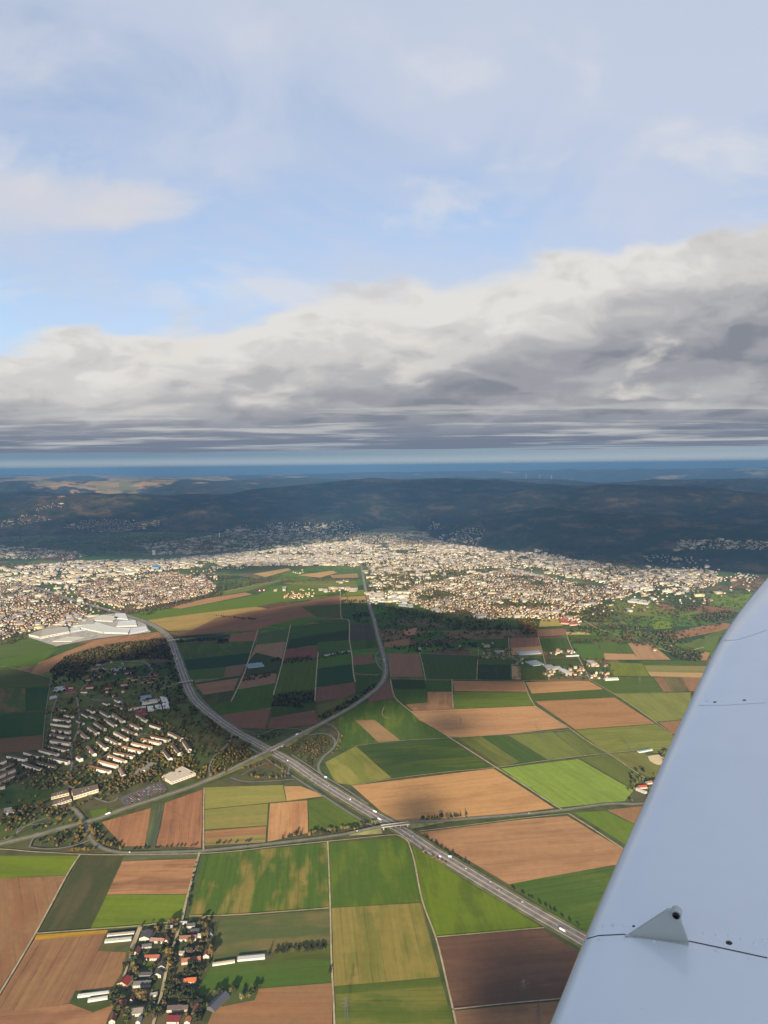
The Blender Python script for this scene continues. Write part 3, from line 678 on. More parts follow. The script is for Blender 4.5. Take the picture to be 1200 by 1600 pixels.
FOOT = sorted(P(*p) for p in [(-200,842),(0,840),(100,836),(250,832),(400,836),(540,838),(590,826),(650,822),(690,846),(740,856),(800,862),(900,878),(1000,888),(1100,895),(1250,905),(1500,905)])
FX = [p[0] for p in FOOT]; FY = [p[1] for p in FOOT]
def hgt(x, y):
    x = np.asarray(x,float); y = np.asarray(y,float); acc = np.zeros(x.shape)
    wx = x+500*(fbm(x/2600,y/2600,3,11)-.5)*2; wy = y+700*(fbm(x/2600,y/2600,3,29)-.5)*2
    for pts,wd in RID:
        best = np.full(x.shape, 1e18); hh = np.zeros(x.shape)
        for i in range(len(pts)-1):
            ax,ay,ah = pts[i]; bx,by,bh = pts[i+1]; ex,ey = bx-ax,by-ay
            t_ = np.clip(((wx-ax)*ex+(wy-ay)*ey)/(ex*ex+ey*ey),0,1); d = (wx-ax-t_*ex)**2+(wy-ay-t_*ey)**2
            hh = np.where(d<best, ah+(bh-ah)*t_, hh); best = np.minimum(best,d)
        r = np.sqrt(best)/wd; acc = np.maximum(acc, hh*np.exp(-(r**2)*1.3)*1.0)
    rg = 1-np.abs(2*fbm(x/1500,y/1500,4,5)-1)
    mod = .62+.50*rg+.10*(fbm(x/500,y/500,3,3)-.5)
    ff = smooth01((y-16000)/5000); mod = np.clip(mod,.5,1.08)*(1-ff)+(.84+.14*rg*fbm(x/4000,y/4000,3,8)*2)*ff
    lo_ = fbm(x/2300+3,y/2300,3,19); mod = mod*(1+(.78+.44*lo_-1)*(1-ff)*1.0)
    fy = np.interp(x, FX, FY)+260*(fbm(x/900,y/900,3,71)-.5)
    return acc*mod*smooth01((y-fy)/1100.0)-8*(1-ff)
ys = np.concatenate([np.arange(5900,16500,110), np.arange(16500,26000,260), np.arange(26000,60000,900)]).astype(float)
xs_ = np.concatenate([np.arange(-40000,-10000,900), np.arange(-10000,12001,125), np.arange(12900,40000,900)]).astype(float)
XX,YY = np.meshgrid(xs_, ys); ZZ = np.maximum(hgt(XX,YY), -20.0)
ZZ = np.where(YY<6000, -20, ZZ)
hv = np.stack([XX.ravel(),YY.ravel(),ZZ.ravel()],1); nx = len(xs_); ny = len(ys)
jj,ii = np.meshgrid(np.arange(ny-1), np.arange(nx-1), indexing='ij'); a0 = (jj*nx+ii).ravel()
hf = np.stack([a0,a0+1,a0+nx+1,a0+nx],1)
zq = ZZ.ravel(); keep = (zq[hf].max(axis=1) > -1.5); hf = hf[keep]
def hill_mat():
    mt = mat('forested_hills', (.03,.035,.015), 1.0, .05); t = NT(mt.node_tree); g = t.new('ShaderNodeNewGeometry').outputs['Position']
    X_,Y_,Z_ = t.sep(g)
    n = t.noise(g, .0012, 5, .6); n2 = t.noise(g, .012, 4, .75); n3 = t.noise(g, .0004, 4, .55)
    c = t.mix(t.ss(n,.38,.62), (*alb((44,54,38)),1), (*alb((66,58,46)),1))
    c = t.mix(t.ss(n2,.40,.66,0,.8), c, (*alb((30,35,26)),1))
    nb = t.noise(t.vm('MULTIPLY', g, (1,1,3.0)), .0030, 5, .65); c = t.mix(t.ss(nb,.50,.66,0,.75), c, (*alb((104,84,56)),1)); c = t.mix(t.ss(nb,.46,.34,0,.7), c, (*alb((26,34,28)),1))
    # clearings, meadows and vineyards: more of them on the left and far away
    side = t.m('ADD', t.ss(X_,-3500,-6500,0,.10), t.ss(Y_,15500,20000,0,.09))
    side = t.m('SUBTRACT', side, .07)
    cl = t.ss(t.m('ADD', t.m('ADD', t.m('MULTIPLY', n3, .6), t.m('MULTIPLY', n, .4)), side), .60, .63)
    vo = t.new('ShaderNodeTexVoronoi'); t.put(vo.inputs['Vector'], t.vm('MULTIPLY', g, (1/380.,1/300.,0))); vo.inputs['Scale'].default_value = 1
    cc = t.mix(t.sep(vo.outputs['Color'])[0], (*alb((118,116,64)),1), (*alb((190,146,100)),1))
    c = t.mix(cl, c, cc)
    t.put(bsdf(mt).inputs['Base Color'], c)
    bp_ = t.new('ShaderNodeBump'); bp_.inputs['Strength'].default_value = .8; bp_.inputs['Distance'].default_value = 14
    t.put(bp_.inputs['Height'], n2); t.put(bsdf(mt).inputs['Normal'], bp_.outputs[0])
    return mt
hills = tag(mesh_obj('hills', hv, hf, hill_mat(), smooth=True), kind='structure')
def hz(x,y):
    return np.maximum(0.0, np.where(np.asarray(y)<6000, 0, hgt(x,y)))
bmh = bmesh.new(); bmh.from_mesh(hills.data); hbvh = BVHTree.FromBMesh(bmh); bmh.free()
def PH(px,py):
    """ground or hill point under a photo pixel"""
    d = ray(px,py); h = hbvh.ray_cast(CAM, d.normalized())
    if d.z < -1e-4:
        t_ = -H/d.z; gp = CAM+d*t_
        if h[0] is None or h[3] > (gp-CAM).length: return gp
    return h[0] if h[0] is not None else CAM+d.normalized()*30000
# ------------------------------------------------------------------ clouds that throw the shadows (they stand behind the viewpoint, towards the sun)
def toplane(p): k = p.z/LD.z; return (p.x-LD.x*k, p.y-LD.y*k)
def G(pts): return [toplane(PH(*p)) for p in pts]
SHADE = [ # photo outline of the shadow, softness m, density
 ([(-200,1052),(20,1050),(70,1035),(170,1022),(262,1000),(300,985),(345,968),(400,955),(470,944),(520,938),(575,943),(620,948),(700,957),(790,968),(835,980),(850,1000),(835,1020),(850,1040),(850,1062),(815,1074),(720,1088),(650,1097),(600,1108),(555,1120),(520,1140),(470,1158),(420,1172),(380,1178),(330,1160),(290,1148),(250,1138),(215,1138),(180,1142),(155,1158),(130,1185),(105,1212),(70,1238),(20,1265),(-200,1300)], 140, 1.0),
 ([(735,1500),(765,1476),(830,1462),(920,1470),(1010,1540),(1020,1660),(740,1660),(722,1570)], 38, 1.0),
 ([(612,1262),(640,1238),(685,1250),(692,1285),(660,1298),(612,1290)], 50, 1.0),
 ([(660,1128),(700,1115),(735,1126),(725,1152),(680,1150)], 80, 1.0),
 ([(560,1172),(620,1165),(680,1165),(720,1180),(680,1200),(600,1205)], 110, .8),
 ([(745,1120),(765,1124),(765,1140),(740,1136)], 90, .35),
 ([(330,884),(470,878),(480,886),(420,889),(330,892)], 200, .75),
 ([(-500,862),(0,868),(100,876),(230,880),(330,874),(400,862),(450,854),(500,846),(560,838),(610,836),(640,846),(700,850),(790,856),(860,868),(930,880),(1000,888),(1100,893),(1200,900),(1500,915),(1900,800),(1900,752),(600,752),(-800,752)], 260, .90),
 ([(820,862),(900,868),(1010,888),(1040,905),(960,900),(880,885),(820,875)], 260, .6),
 ([(690,935),(650,930),(640,945),(700,955),(780,966),(770,955)], 150, .3),
]
HOLES = [([(75,1090),(130,1075),(250,1090),(300,1130),(300,1200),(0,1250),(-100,1250),(-100,1180),(70,1170)], 200, .22),
 ([(468,820),(500,806),(540,806),(520,820),(490,826)], 260, 1.0),
 ([(-200,815),(60,815),(120,803),(200,800),(250,785),(262,770),(200,765),(130,762),(60,775),(-200,780)], 350, .85),
 ([(500,848),(600,842),(600,836),(545,834)], 200, .6),
 ([(-200,838),(60,834),(130,824),(60,826),(-200,830)], 300, .6)]
SH = [(G(p),s_,d_) for p,s_,d_ in SHADE]; HO = [(G(p),s_,d_) for p,s_,d_ in HOLES]
def cover(x,y,only=None):
    k = np.zeros(np.shape(x)); nz = (fbm(x/420,y/420,5,41)-.5)*1.7; nf = (fbm(x/150,y/150,3,77)-.5)*2.0
    for i,(pl,s_,d_) in enumerate(SH):
        if only is not None and i not in only: continue
        q = sdist(pl,x,y)+nz*s_*.9+nf*s_*.25; k = np.maximum(k, d_*smooth01(.5+q/(2*s_)))
    for pl,s_,d_ in HO:
        q = sdist(pl,x,y)+nz*s_*.6; k = k*(1-d_*smooth01(.5+q/(2*s_)))
    far_ = smooth01((y-10500)/2500); k = k*(1-far_*.55*smooth01((fbm(x/1700,y/1700,4,63)-.52)/.14))
    return k
def cloud_mat():
    mt = bpy.data.materials.new('cloud'); mt.use_nodes = True; t = NT(mt.node_tree); t.n.clear()
    a = t.new('ShaderNodeAttribute', attribute_name='cover').outputs['Fac']
    tr = t.new('ShaderNodeBsdfTransparent'); df = t.new('ShaderNodeBsdfDiffuse'); df.inputs[0].default_value = (.8,.8,.8,1)
    tl = t.new('ShaderNodeBsdfTranslucent'); tl.inputs[0].default_value = (.8,.8,.8,1)
    m1 = t.new('ShaderNodeMixShader'); m1.inputs[0].default_value = .25; t.l.new(df.outputs[0], m1.inputs[1]); t.l.new(tl.outputs[0], m1.inputs[2])
    m2 = t.new('ShaderNodeMixShader'); t.l.new(a, m2.inputs[0]); t.l.new(tr.outputs[0], m2.inputs[1]); t.l.new(m1.outputs[0], m2.inputs[2])
    t.l.new(m2.outputs[0], t.new('ShaderNodeOutputMaterial').inputs[0]); return mt
CM = cloud_mat(); ZC = 6000.0
def cloud(xr, yr, step, only, ZC=6000.0, th=350):
    x_ = np.arange(xr[0],xr[1]+1,step); y_ = np.arange(yr[0],yr[1]+1,step); A_,B_ = np.meshgrid(x_,y_); c = cover(A_,B_,only)
    bump = .55+.9*fbm(A_/600,B_/600,4,91); n_ = A_.size
    k = ZC/-LD.z; ox,oy = -LD.x*k, -LD.y*k
    e = np.sqrt(c)*th*bump
    top = np.stack([(A_+ox-LD.x*e).ravel(), (B_+oy-LD.y*e).ravel(), (ZC-LD.z*e).ravel()],1)
    bot = np.stack([(A_+ox+LD.x*e*.4).ravel(), (B_+oy+LD.y*e*.4).ravel(), (ZC+LD.z*e*.4).ravel()],1)
    nx_ = len(x_); jj,ii = np.meshgrid(np.arange(len(y_)-1), np.arange(nx_-1), indexing='ij'); a_ = (jj*nx_+ii).ravel(); q = np.stack([a_,a_+1,a_+nx_+1,a_+nx_],1)
    q = q[c.ravel()[q].max(axis=1) > .01]
    o = mesh_obj('cloud', np.concatenate([top,bot]), np.concatenate([q, q[:,::-1]+n_]), CM, smooth=True)
    at = o.data.attributes.new('cover','FLOAT','POINT'); cc = 1-np.sqrt(1-np.clip(c.ravel(),0,1)*.995); at.data.foreach_set('value', np.concatenate([cc,cc]).astype(np.float32))
    o['kind'] = 'structure'; return o
cloud((-5000,3200),(1700,5600),35,(0,2,3,4,5,9),1800.0,160); cloud((0,900),(850,1700),12,(1,),1700.0,60); cloud((-4500,-300),(5800,8200),60,(6,),2600.0,150)
cloud((-16000,16000),(5700,18300),130,(7,8))
# ------------------------------------------------------------------ haze
hb = [(x,y,z) for z in (-30,1040) for x,y in ((-72000,-9500),(72000,-9500),(72000,72000),(-72000,72000))]
hm = bpy.data.materials.new('haze'); hm.use_nodes = True; t = NT(hm.node_tree); t.n.clear()
pv = t.new('ShaderNodeVolumePrincipled'); pv.inputs['Color'].default_value = (.098,.205,.355,1); pv.inputs['Density'].default_value = 4.8e-5; pv.inputs['Anisotropy'].default_value = 0.0
t.l.new(pv.outputs[0], t.new('ShaderNodeOutputMaterial').inputs['Volume'])
hzo = mesh_obj('haze', hb, [(3,2,1,0),(4,5,6,7),(0,1,5,4),(1,2,6,5),(2,3,7,6),(3,0,4,7)], hm); hzo['kind'] = 'stuff'
# ------------------------------------------------------------------ buildings
def vc_mat(name, rough=.85, var=.25, sc=.6, spec=.2):
    mt = mat(name, (.5,.5,.5), rough, spec); t = NT(mt.node_tree); c = t.new('ShaderNodeAttribute', attribute_name='col').outputs['Color']
    g = t.new('ShaderNodeNewGeometry').outputs['Position']; n = t.noise(g, sc, 4, .65)
    t.put(bsdf(mt).inputs['Base Color'], t.vm('SCALE', c, scale=t.m('ADD', 1-var/2, t.m('MULTIPLY', t.ss(n,.3,.7), var)))); return mt
M_wall = vc_mat('render_wall', .9, .22, .4); M_roof = vc_mat('roof_tiles', .85, .35, .5); M_glass = mat('window_glass', (.03,.04,.05), .15, .5); M_door = mat('door_wood', (.09,.05,.03), .6)
M_leaf = vc_mat('leaves', .95, .6, .35, .1); M_bark = mat('bark', (.10,.07,.05), .95); M_metal = mat('galvanised_steel', (.45,.46,.46), .5, .5, .4)
ROOFS = [(182,138,110),(166,124,102),(196,150,120),(156,126,108),(150,142,134),(128,124,120),(190,168,142),(206,140,104),(164,112,92),(204,190,168),(200,120,84),(178,96,72),(112,108,108)]
WALLS = [(248,236,204),(240,224,184),(230,206,162),(252,242,216),(214,196,164),(240,212,158),(218,206,186),(198,174,140)]
def A(c, k=2.1): return alb(c, k)
def AR(c): return alb(c, 2.7)
def gable(l,w,h,rh,ov=.5,flat=False):
    """wall verts/faces and roof verts/faces around the origin; front wall faces -y"""
    a,b = l/2,w/2
    wv = [(-a,-b,-2),(a,-b,-2),(a,b,-2),(-a,b,-2),(-a,-b,h),(a,-b,h),(a,b,h),(-a,b,h),(-a,0,h+rh-.05),(a,0,h+rh-.05)]
    wf = [(0,1,5,4),(2,3,7,6),(1,2,6,9,5),(3,0,4,8,7)]
    if flat:
        wv = wv[:8]; wf = [(0,1,5,4),(1,2,6,5),(2,3,7,6),(3,0,4,7)]
        p = .4; rv = [(-a,-b,h),(a,-b,h),(a,b,h),(-a,b,h),(-a,-b,h+p),(a,-b,h+p),(a,b,h+p),(-a,b,h+p),(-a+p,-b+p,h+p),(a-p,-b+p,h+p),(a-p,b-p,h+p),(-a+p,b-p,h+p),(-a+p,-b+p,h+.1),(a-p,-b+p,h+.1),(a-p,b-p,h+.1),(-a+p,b-p,h+.1)]
        rf = [(i,(i+1)%4,4+(i+1)%4,4+i) for i in range(4)]+[(4+i,4+(i+1)%4,8+(i+1)%4,8+i) for i in range(4)]+[(8+i,8+(i+1)%4,12+(i+1)%4,12+i) for i in range(4)]+[(12,13,14,15)]
        return wv,wf,rv,rf
    sl = rh/b; e = h-ov*sl; A2 = a+ov; B2 = b+ov; T_ = .25
    rv = [(-A2,-B2,e),(A2,-B2,e),(A2,0,h+rh),(-A2,0,h+rh),(A2,B2,e),(-A2,B2,e)]
    rv += [(x,y,z+T_) for x,y,z in rv]
    rf = [(6,7,8,9),(9,8,10,11),(0,3,2,1),(3,5,4,2),(0,1,7,6),(4,5,11,10),(1,2,8,7),(2,4,10,8),(3,0,6,9),(5,3,9,11)]
    return wv,wf,rv,rf
def cbox(x0,x1,y0,y1,z0,z1):
    v_ = [(x,y,z) for z in (z0,z1) for x,y in ((x0,y0),(x1,y0),(x1,y1),(x0,y1))]
    return v_, [(3,2,1,0),(4,5,6,7),(0,1,5,4),(1,2,6,5),(2,3,7,6),(3,0,4,7)]
def cobj(name, v_, f_, m_, par, c):
    return mesh_obj(name, v_, f_, m_, par, cols=np.tile(np.array(c),(len(v_),1)))
pane_me = None
def pane(par, x, y, z, wd, ht, rz=0, name='window', me_key='g'):
    global pane_me
    if pane_me is None:
        v_,f_ = cbox(-.5,.5,-.06,.06,-.5,.5); o = mesh_obj('window', v_, f_, M_glass, par); pane_me = o
    else: o = pane_me.copy(); o.name = name; COL.objects.link(o); o.parent = par
    o.location = (x,y,z); o.scale = (wd,1,ht); o.rotation_euler = (0,0,rz)
    return o
def axis(p1, p2):
    a_ = math.atan2(p2[1]-p1[1], p2[0]-p1[0]); return math.dist(p1,p2), a_
def building(name, label, cat, p1, p2, depth, h, rh, roofc, wallc, flat=False, win=None, chim=0, cross=False, group=None, door=False, dim=1.0):
    """p1-p2: front wall on the ground (towards the viewer), in photo pixels"""
    q1, q2 = P(*p1), P(*p2); l, an = axis(q1,q2)
    cx_ = (q1[0]+q2[0])/2 - math.sin(an)*depth/2; cy_ = (q1[1]+q2[1])/2 + math.cos(an)*depth/2
    base = gz(cx_,cy_); e = tag(empty(name, (cx_,cy_,base), an), label, cat, group)
    L_, W_ = (depth, l) if cross else (l, depth); rot = PI/2 if cross else 0
    wv,wf,rv,rf = gable(L_,W_,h,rh,.5,flat)
    wo = cobj('walls', wv, wf, M_wall, e, alb(wallc, 1.75 if name == 'apartment_block' else 2.7)); ro = cobj('roof', rv, rf, M_roof, e, AR(roofc) if not flat else alb(roofc,2.1)); wo.rotation_euler[2] = ro.rotation_euler[2] = rot
    for k in range(chim):
        v_,f_ = cbox(-.5,.5,-.5,.5,0,2.0); c_ = cobj('chimney', v_, f_, M_wall, ro, A((170,110,90))); c_.location = (L_*(.25-.5*k), W_*.12, h+rh*.6)
    if win:
        nw, rows = win
        for r_ in range(rows):
            for k in range(nw):
                if door and r_ == 0 and k == nw//2: continue
                pane(e, -l/2+l*(k+.5)/nw, -depth/2, 1.7+r_*2.8, 1.3, 1.4)
    if door:
        v_,f_ = cbox(-.55,.55,-.07,.07,0,2.1); d_ = mesh_obj('door', v_, f_, M_door, e); d_.location = (0 if not win else -l/2+l*(win[0]//2+.5)/win[0], -depth/2, 0)
    return e
# ---- the farm village at the lower left (crop of the photo: x = 150+c/6, y = 1420+c/6)
def V(cx_,cy_): return (150+cx_/6, 1420+cy_/6)
dg=(112,108,112); br=(150,104,86); rd=(176,92,74); og=(214,124,78); pk=(184,140,128); cr=(246,236,212); gy=(150,146,144)
VIL = [
 ((405,300),(500,300),24,5,4.5,dg,cr,'farm barn with a wide dark grey roof behind the long pink roofed farmhouse',1,1),
 ((505,322),(630,330),11,5,3.5,pk,cr,'long farmhouse with a pinkish roof beside the dark grey barn',0,1),
 ((635,332),(680,330),10,5.5,4,rd,cr,'white gabled house with bright red roof joined to the pink roofed farmhouse',1,0),
 ((652,200),(714,200),11,5,2.2,(214,206,190),cr,'small white house with pale roof on the north edge of the village',0,0),
 ((452,490),(590,486),11,5,4,(180,104,84),cr,'farmhouse with reddish roof above the small green lawn',0,1),
 ((342,440),(394,440),17,5,4,(160,92,76),cr,'brown red gabled house at the west edge of the village',1,0),
 ((430,378),(520,368),10,4,3,dg,(220,212,196),'dark roofed shed behind the brown red gabled house',0,0),
 ((196,728),(292,745),20,5,5.5,(164,66,60),(240,214,170),'red roofed gabled farmhouse at the edge of the brown field',1,0),
 ((345,746),(508,736),13,5.5,3.5,(128,122,122),cr,'long grey roofed farmhouse west of the village street',0,1),
 ((385,650),(520,645),10,5,3,(92,88,90),(200,192,180),'dark grey roofed barn behind the long grey farmhouse',0,0),
 ((540,650),(608,650),11,6,4,(98,94,98),cr,'white gabled house with dark roof close to the village street',1,0),
 ((584,572),(644,570),12,5,4,(96,92,96),cr,'small dark roofed gabled house north of the white gabled one on the street',1,0),
 ((720,720),(840,716),12,5,3.8,(214,128,92),cr,'long orange roofed farmhouse east of the village street',0,1),
 ((842,712),(935,706),13,5,3.8,(226,122,72),(240,216,190),'bright orange roofed barn end beside the long orange farmhouse',0,0),
 ((802,530),(980,506),13,5.5,4,(190,124,96),cr,'large farmhouse with brown orange roof in the middle of the eastern row',0,1),
 ((780,310),(938,302),12,5.5,3.8,(166,116,96),cr,'long brown roofed farmhouse near the north end of the street',0,1),
 ((850,186),(928,180),10,5,3.6,(100,96,98),cr,'dark roofed white walled house at the north end of the eastern row',0,1),
 ((785,150),(850,150),8,3.5,1.6,(226,220,208),cr,'low pale shed on the north edge beside the track',0,0),
 ((878,232),(965,226),9,4,3,(92,88,92),(208,200,190),'dark roofed barn behind the long brown roofed farmhouse',0,0),
 ((948,276),(985,276),8,5,2.5,(206,196,190),cr,'small white cube shaped house beside the long brown farmhouse',0,0),
 ((1012,262),(1046,262),20,4.5,4,(206,126,92),cr,'narrow orange roofed gabled house at the north east corner',1,0),
 ((1060,262),(1092,256),16,4,3,(150,152,154),cr,'narrow grey roofed gabled shed at the north east corner',1,0),
 ((1004,468),(1060,466),16,5,4.5,(168,96,76),cr,'steep red brown gabled barn on the east edge of the village',1,0),
 ((826,410),(1000,402),9,4,3,(84,82,80),(190,180,166),'long dark barn behind the large brown orange farmhouse',0,0),
 ((662,975),(800,968),13,5,3.8,(112,96,92),cr,'long dark brown roofed farmhouse in the south east of the village',0,1),
 ((802,968),(860,964),12,4.5,3.6,(120,104,96),(214,196,170),'short dark brown barn joined to the long dark brown farmhouse',0,0),
 ((892,1010),(944,1010),22,5,4,(160,104,84),cr,'red brown gabled house beside the large slate grey barn',1,0),
 ((662,1086),(775,1086),20,5,4.5,(134,54,56),cr,'dark red roofed farmhouse at the bottom edge of the view',0,1),
 ((284,1024),(436,1006),18,6,4,(166,152,140),cr,'big grey brown roofed farmhouse in the south west of the village',0,1),
 ((120,1086),(178,1078),18,5,4,(140,92,76),cr,'brown gabled house at the south west corner of the village',1,0),
 ((214,916),(274,910),12,4.5,3,(170,92,84),cr,'low red roofed outbuilding at the west edge near the greenhouses',0,0),
 ((312,880),(345,880),14,4,3,(124,84,76),cr,'narrow brown outbuilding between the red and grey farmhouses',1,0),
 ((372,1090),(414,1090),12,5,3,(150,152,156),cr,'small grey roofed house at the bottom edge west of the street',1,0),
 ((826,1094),(880,1094),12,5,3.5,(220,140,100),cr,'small orange roofed house at the bottom edge east of the street',1,0),
 ((304,486),(338,486),7,3,1.8,(220,214,206),cr,'tiny white shed among the western garden trees',0,0),
 ((430,300-92+180),(440,388),6,3,1.5,(220,214,206),cr,'tiny pale hut beside the dark roofed shed',0,0),
 ((778,440),(826,438),9,4,2.6,(190,170,150),cr,'small beige annexe west of the large brown orange farmhouse',0,0),
 ((505,835),(576,822),8,3,.8,(206,196,186),cr,'low flat garage beside the street in the south of the village',0,0),
]
for (a1,a2,dp,h_,rh_,rc,wc_,lb,cross,dr) in VIL:
    l_ = math.dist(P(*V(*a1)),P(*V(*a2)))
    building('farmhouse', lb, 'house', V(*a1), V(*a2), dp, h_, rh_, rc, wc_, flat=(rh_<1), win=(max(2,int(l_/4)), 1 if h_<5.5 else 2), chim=1 if dr else 0, cross=bool(cross), door=bool(dr))
# slate grey barn turned to the street
building('barn', 'large slate grey barn standing at an angle in the brown field corner', 'barn', (335,1583), (359,1558), 20, 5, 4, (104,104,116), (120,116,112), win=(3,1), cross=False)
# greenhouses and long poultry sheds
M_gh = mat('greenhouse_glass', (.42,.50,.52), .3, .5)
def greenhouse(label, p1, p2, depth, bays, h=4, c=(214,218,214), group=None):
    q1,q2 = P(*p1),P(*p2); l,an = axis(q1,q2); cx_ = (q1[0]+q2[0])/2-math.sin(an)*depth/2; cy_ = (q1[1]+q2[1])/2+math.cos(an)*depth/2
    e = tag(empty('greenhouse',(cx_,cy_,gz(cx_,cy_)),an), label, 'greenhouse', group); bw = depth/bays
    for k in range(bays):
        wv,wf,rv,rf = gable(l,bw*.98,h,bw*.16,.05); yo = -depth/2+bw*(k+.5)
        wv = [(x,y+yo,z) for x,y,z in wv]; rv = [(x,y+yo,z) for x,y,z in rv]
        cobj('bay_walls', wv, wf, M_wall, e, A((224,224,214))); cobj('bay_roof', rv, rf, M_roof, e, alb(c,2.6))
    return e
greenhouse('pair of long pale greenhouses at the north west edge of the village', V(80,326), V(330,302), 12, 1, 3.5, (196,196,176))
greenhouse('long pinkish greenhouse just behind the pale one north west of the village', V(104,268), V(358,244), 9, 1, 3.5, (206,176,160))
greenhouse('long white greenhouse west of the village, the northern of two', (121,1560), (171,1554), 8, 1, 3.5, (226,222,212))
greenhouse('shorter white greenhouse west of the village, the southern of two', (137,1567), (168,1562), 8, 1, 3.5, (226,220,206))
greenhouse('long white roofed shed with grey ridge east of the village', (371,1503), (414,1499), 14, 1, 4, (206,200,196))
greenhouse('long cream shed east of the village next to the lawn field', (332,1510), (367,1505), 8, 1, 3.5, (214,196,160))
greenhouse('pale blue greenhouse block beside the field track in the shaded plain', (388,1045), (413,1042), 70, 6, 4, (168,196,206))
greenhouse('wide pale greenhouse on the brown field right of the dark field', (811,1024), (846,1022), 50, 3, 4, (208,214,224))
greenhouse('ribbed grey greenhouse with five bays beside the farm on the right', (833,1041), (850,1039), 80, 5, 4, (190,196,204))
greenhouse('long low white greenhouse at the right hand farm cluster', (887,1019), (896,1019), 18, 1, 4, (220,220,214))
greenhouse('thin white greenhouse strip east of the ribbed greenhouse', (885,1027), (905,1026), 14, 1, 4, (226,226,220))
greenhouse('white walled hall at the end of the right hand farm cluster', (946,1064), (967,1063), 26, 1, 5, (236,230,214))
greenhouse('grey roofed packing hall above the right hand farm cluster', (857,1047), (878,1046), 40, 2, 5, (198,196,194))
greenhouse('long shed among the bushes in the shaded plain', (516,1023), (548,1018), 14, 1, 4, (176,172,166))
greenhouse('small white glasshouse by the hedge in the shaded plain', (507,1026), (517,1025), 20, 1, 4, (222,222,216))
greenhouse('turquoise roofed shed at the riding arena near the wing', (999,1177), (1020,1173), 12, 1, 4, (150,186,182))
# riding yard
sand = catmull(gl([(1012,1182),(1030,1180),(1040,1190),(1030,1196),(1016,1190),(1012,1182)]),8)
tag(mesh_obj('sand_arena', [(x,y,1.7) for x,y in sand[:-1]], [tuple(range(len(sand)-1))], road_mat('sand',(220,196,150))), kind='structure')
for p1,p2,dp,rc,lb in [((999,1233),(1012,1232),16,(226,96,70),'bright red roofed house of the riding yard beside the wing'),((993,1235),(1008,1241),10,(220,214,206),'white roofed stable in front of the red house by the wing'),((1012,1226),(1020,1225),12,(196,150,120),'tan roofed barn behind the red house by the wing')]:
    building('farmhouse', lb, 'house', p1, p2, dp, 4.5, 3.5, rc, cr, win=(3,1), door=True)
# ---- housing estate: crop of the photo x = c/4, y = 1020+c/4
def E(cx_,cy_): return (cx_/4, 1020+cy_/4)
colA = [(330,425,428,440),(315,455,430,470),(320,495,430,510),(308,525,428,548),(310,565,430,585),(300,600,415,628)]
rowB = [(40,660,155,683),(145,635,255,668),(240,622,352,652)]; rowC = [(135,712,245,750),(220,700,338,730),(302,675,420,702)]
edgeD = [(-40,722,42,690),(-40,768,85,712),(-40,805,98,745),(-40,842,92,785),(-40,872,32,850)]
brightE = [(560,730,678,760),(608,695,722,725),(672,660,775,698),(708,640,828,665),(762,605,880,635),(818,582,937,608),(878,555,995,580),(938,540,1053,565)]
midF = [(600,570,658,615),(655,545,735,588),(708,510,785,555),(760,485,840,522),(808,460,870,490),(485,505,538,550),(545,480,602,520),(585,450,645,492),(648,425,712,468),(698,400,765,445)]
upG = [(398,398,450,410),(362,360,395,374),(500,385,550,412),(463,425,513,452),(560,405,610,430),(620,375,675,408),(640,320,672,332),(710,330,758,355),(535,360,580,380),(712,300,738,315)]
eastH = [(932,462,1000,485),(1048,515,1128,555),(1068,590,1112,645),(1010,625,1055,680),(1140,570,1175,625),(850,405,908,440),(538,600,580,650),(474,668,497,684),(740,740,762,785)]
names = ['first','second','third','fourth','fifth','sixth','seventh','eighth','ninth','tenth']
def blocks(lst, what, dep=13, h=9.5, rh=3.2, rc=(168,128,106), wl=(250,244,226), nb=8):
    for i,(a_,b_,c_,d_) in enumerate(lst):
        l_ = math.dist(P(*E(a_,b_)),P(*E(c_,d_)))
        rj = random.uniform(.75,1.2); wj = random.uniform(.88,1.0)
        building('apartment_block', what.format(names[i]), 'apartment block', E(a_,b_), E(c_,d_), dep, h*random.uniform(.85,1.1), rh, tuple(min(255,c*rj) for c in rc), tuple(c*wj for c in wl), win=(max(3,int(l_/8)),2), chim=2)
blocks(colA, 'pale apartment block, {} from the top of the column beside the dark green field', rc=(132,112,98))
blocks(rowB, 'pale apartment block, {} from the left in the upper diagonal row at far left', rc=(132,112,98))
blocks(rowC, 'pale apartment block, {} from the left in the lower diagonal row at far left', rc=(132,112,98))
blocks(edgeD, 'long apartment block at the left edge of the view, {} from the top', rc=(140,110,98))
blocks(brightE, 'sunlit cream apartment block, {} from the front in the bright slanting row', rc=(178,134,104))
blocks(midF, 'apartment block amid the estate, {} of the loose middle group from the front left', rc=(150,122,100))
blocks(upG, 'small apartment house in the shaded upper estate, {} of its cluster from the left', dep=11, h=7, rh=2.8, rc=(124,112,104))
blocks(eastH, 'apartment block on the east side of the estate, {} of that group from the top', rc=(150,120,100))
for i,(a_,b_,c_,d_) in enumerate([(310+500,770,845,775),(885,745,925,745)]):
    building('apartment_block', ['pale roofed block with parked vehicles, left of the pair beside the supermarket','pale roofed block with parked vehicles, right of the pair beside the supermarket'][i], 'apartment block', E(a_,b_), E(c_,d_), 62, 5, 1.8, (186,176,164), (226,216,196), cross=True)
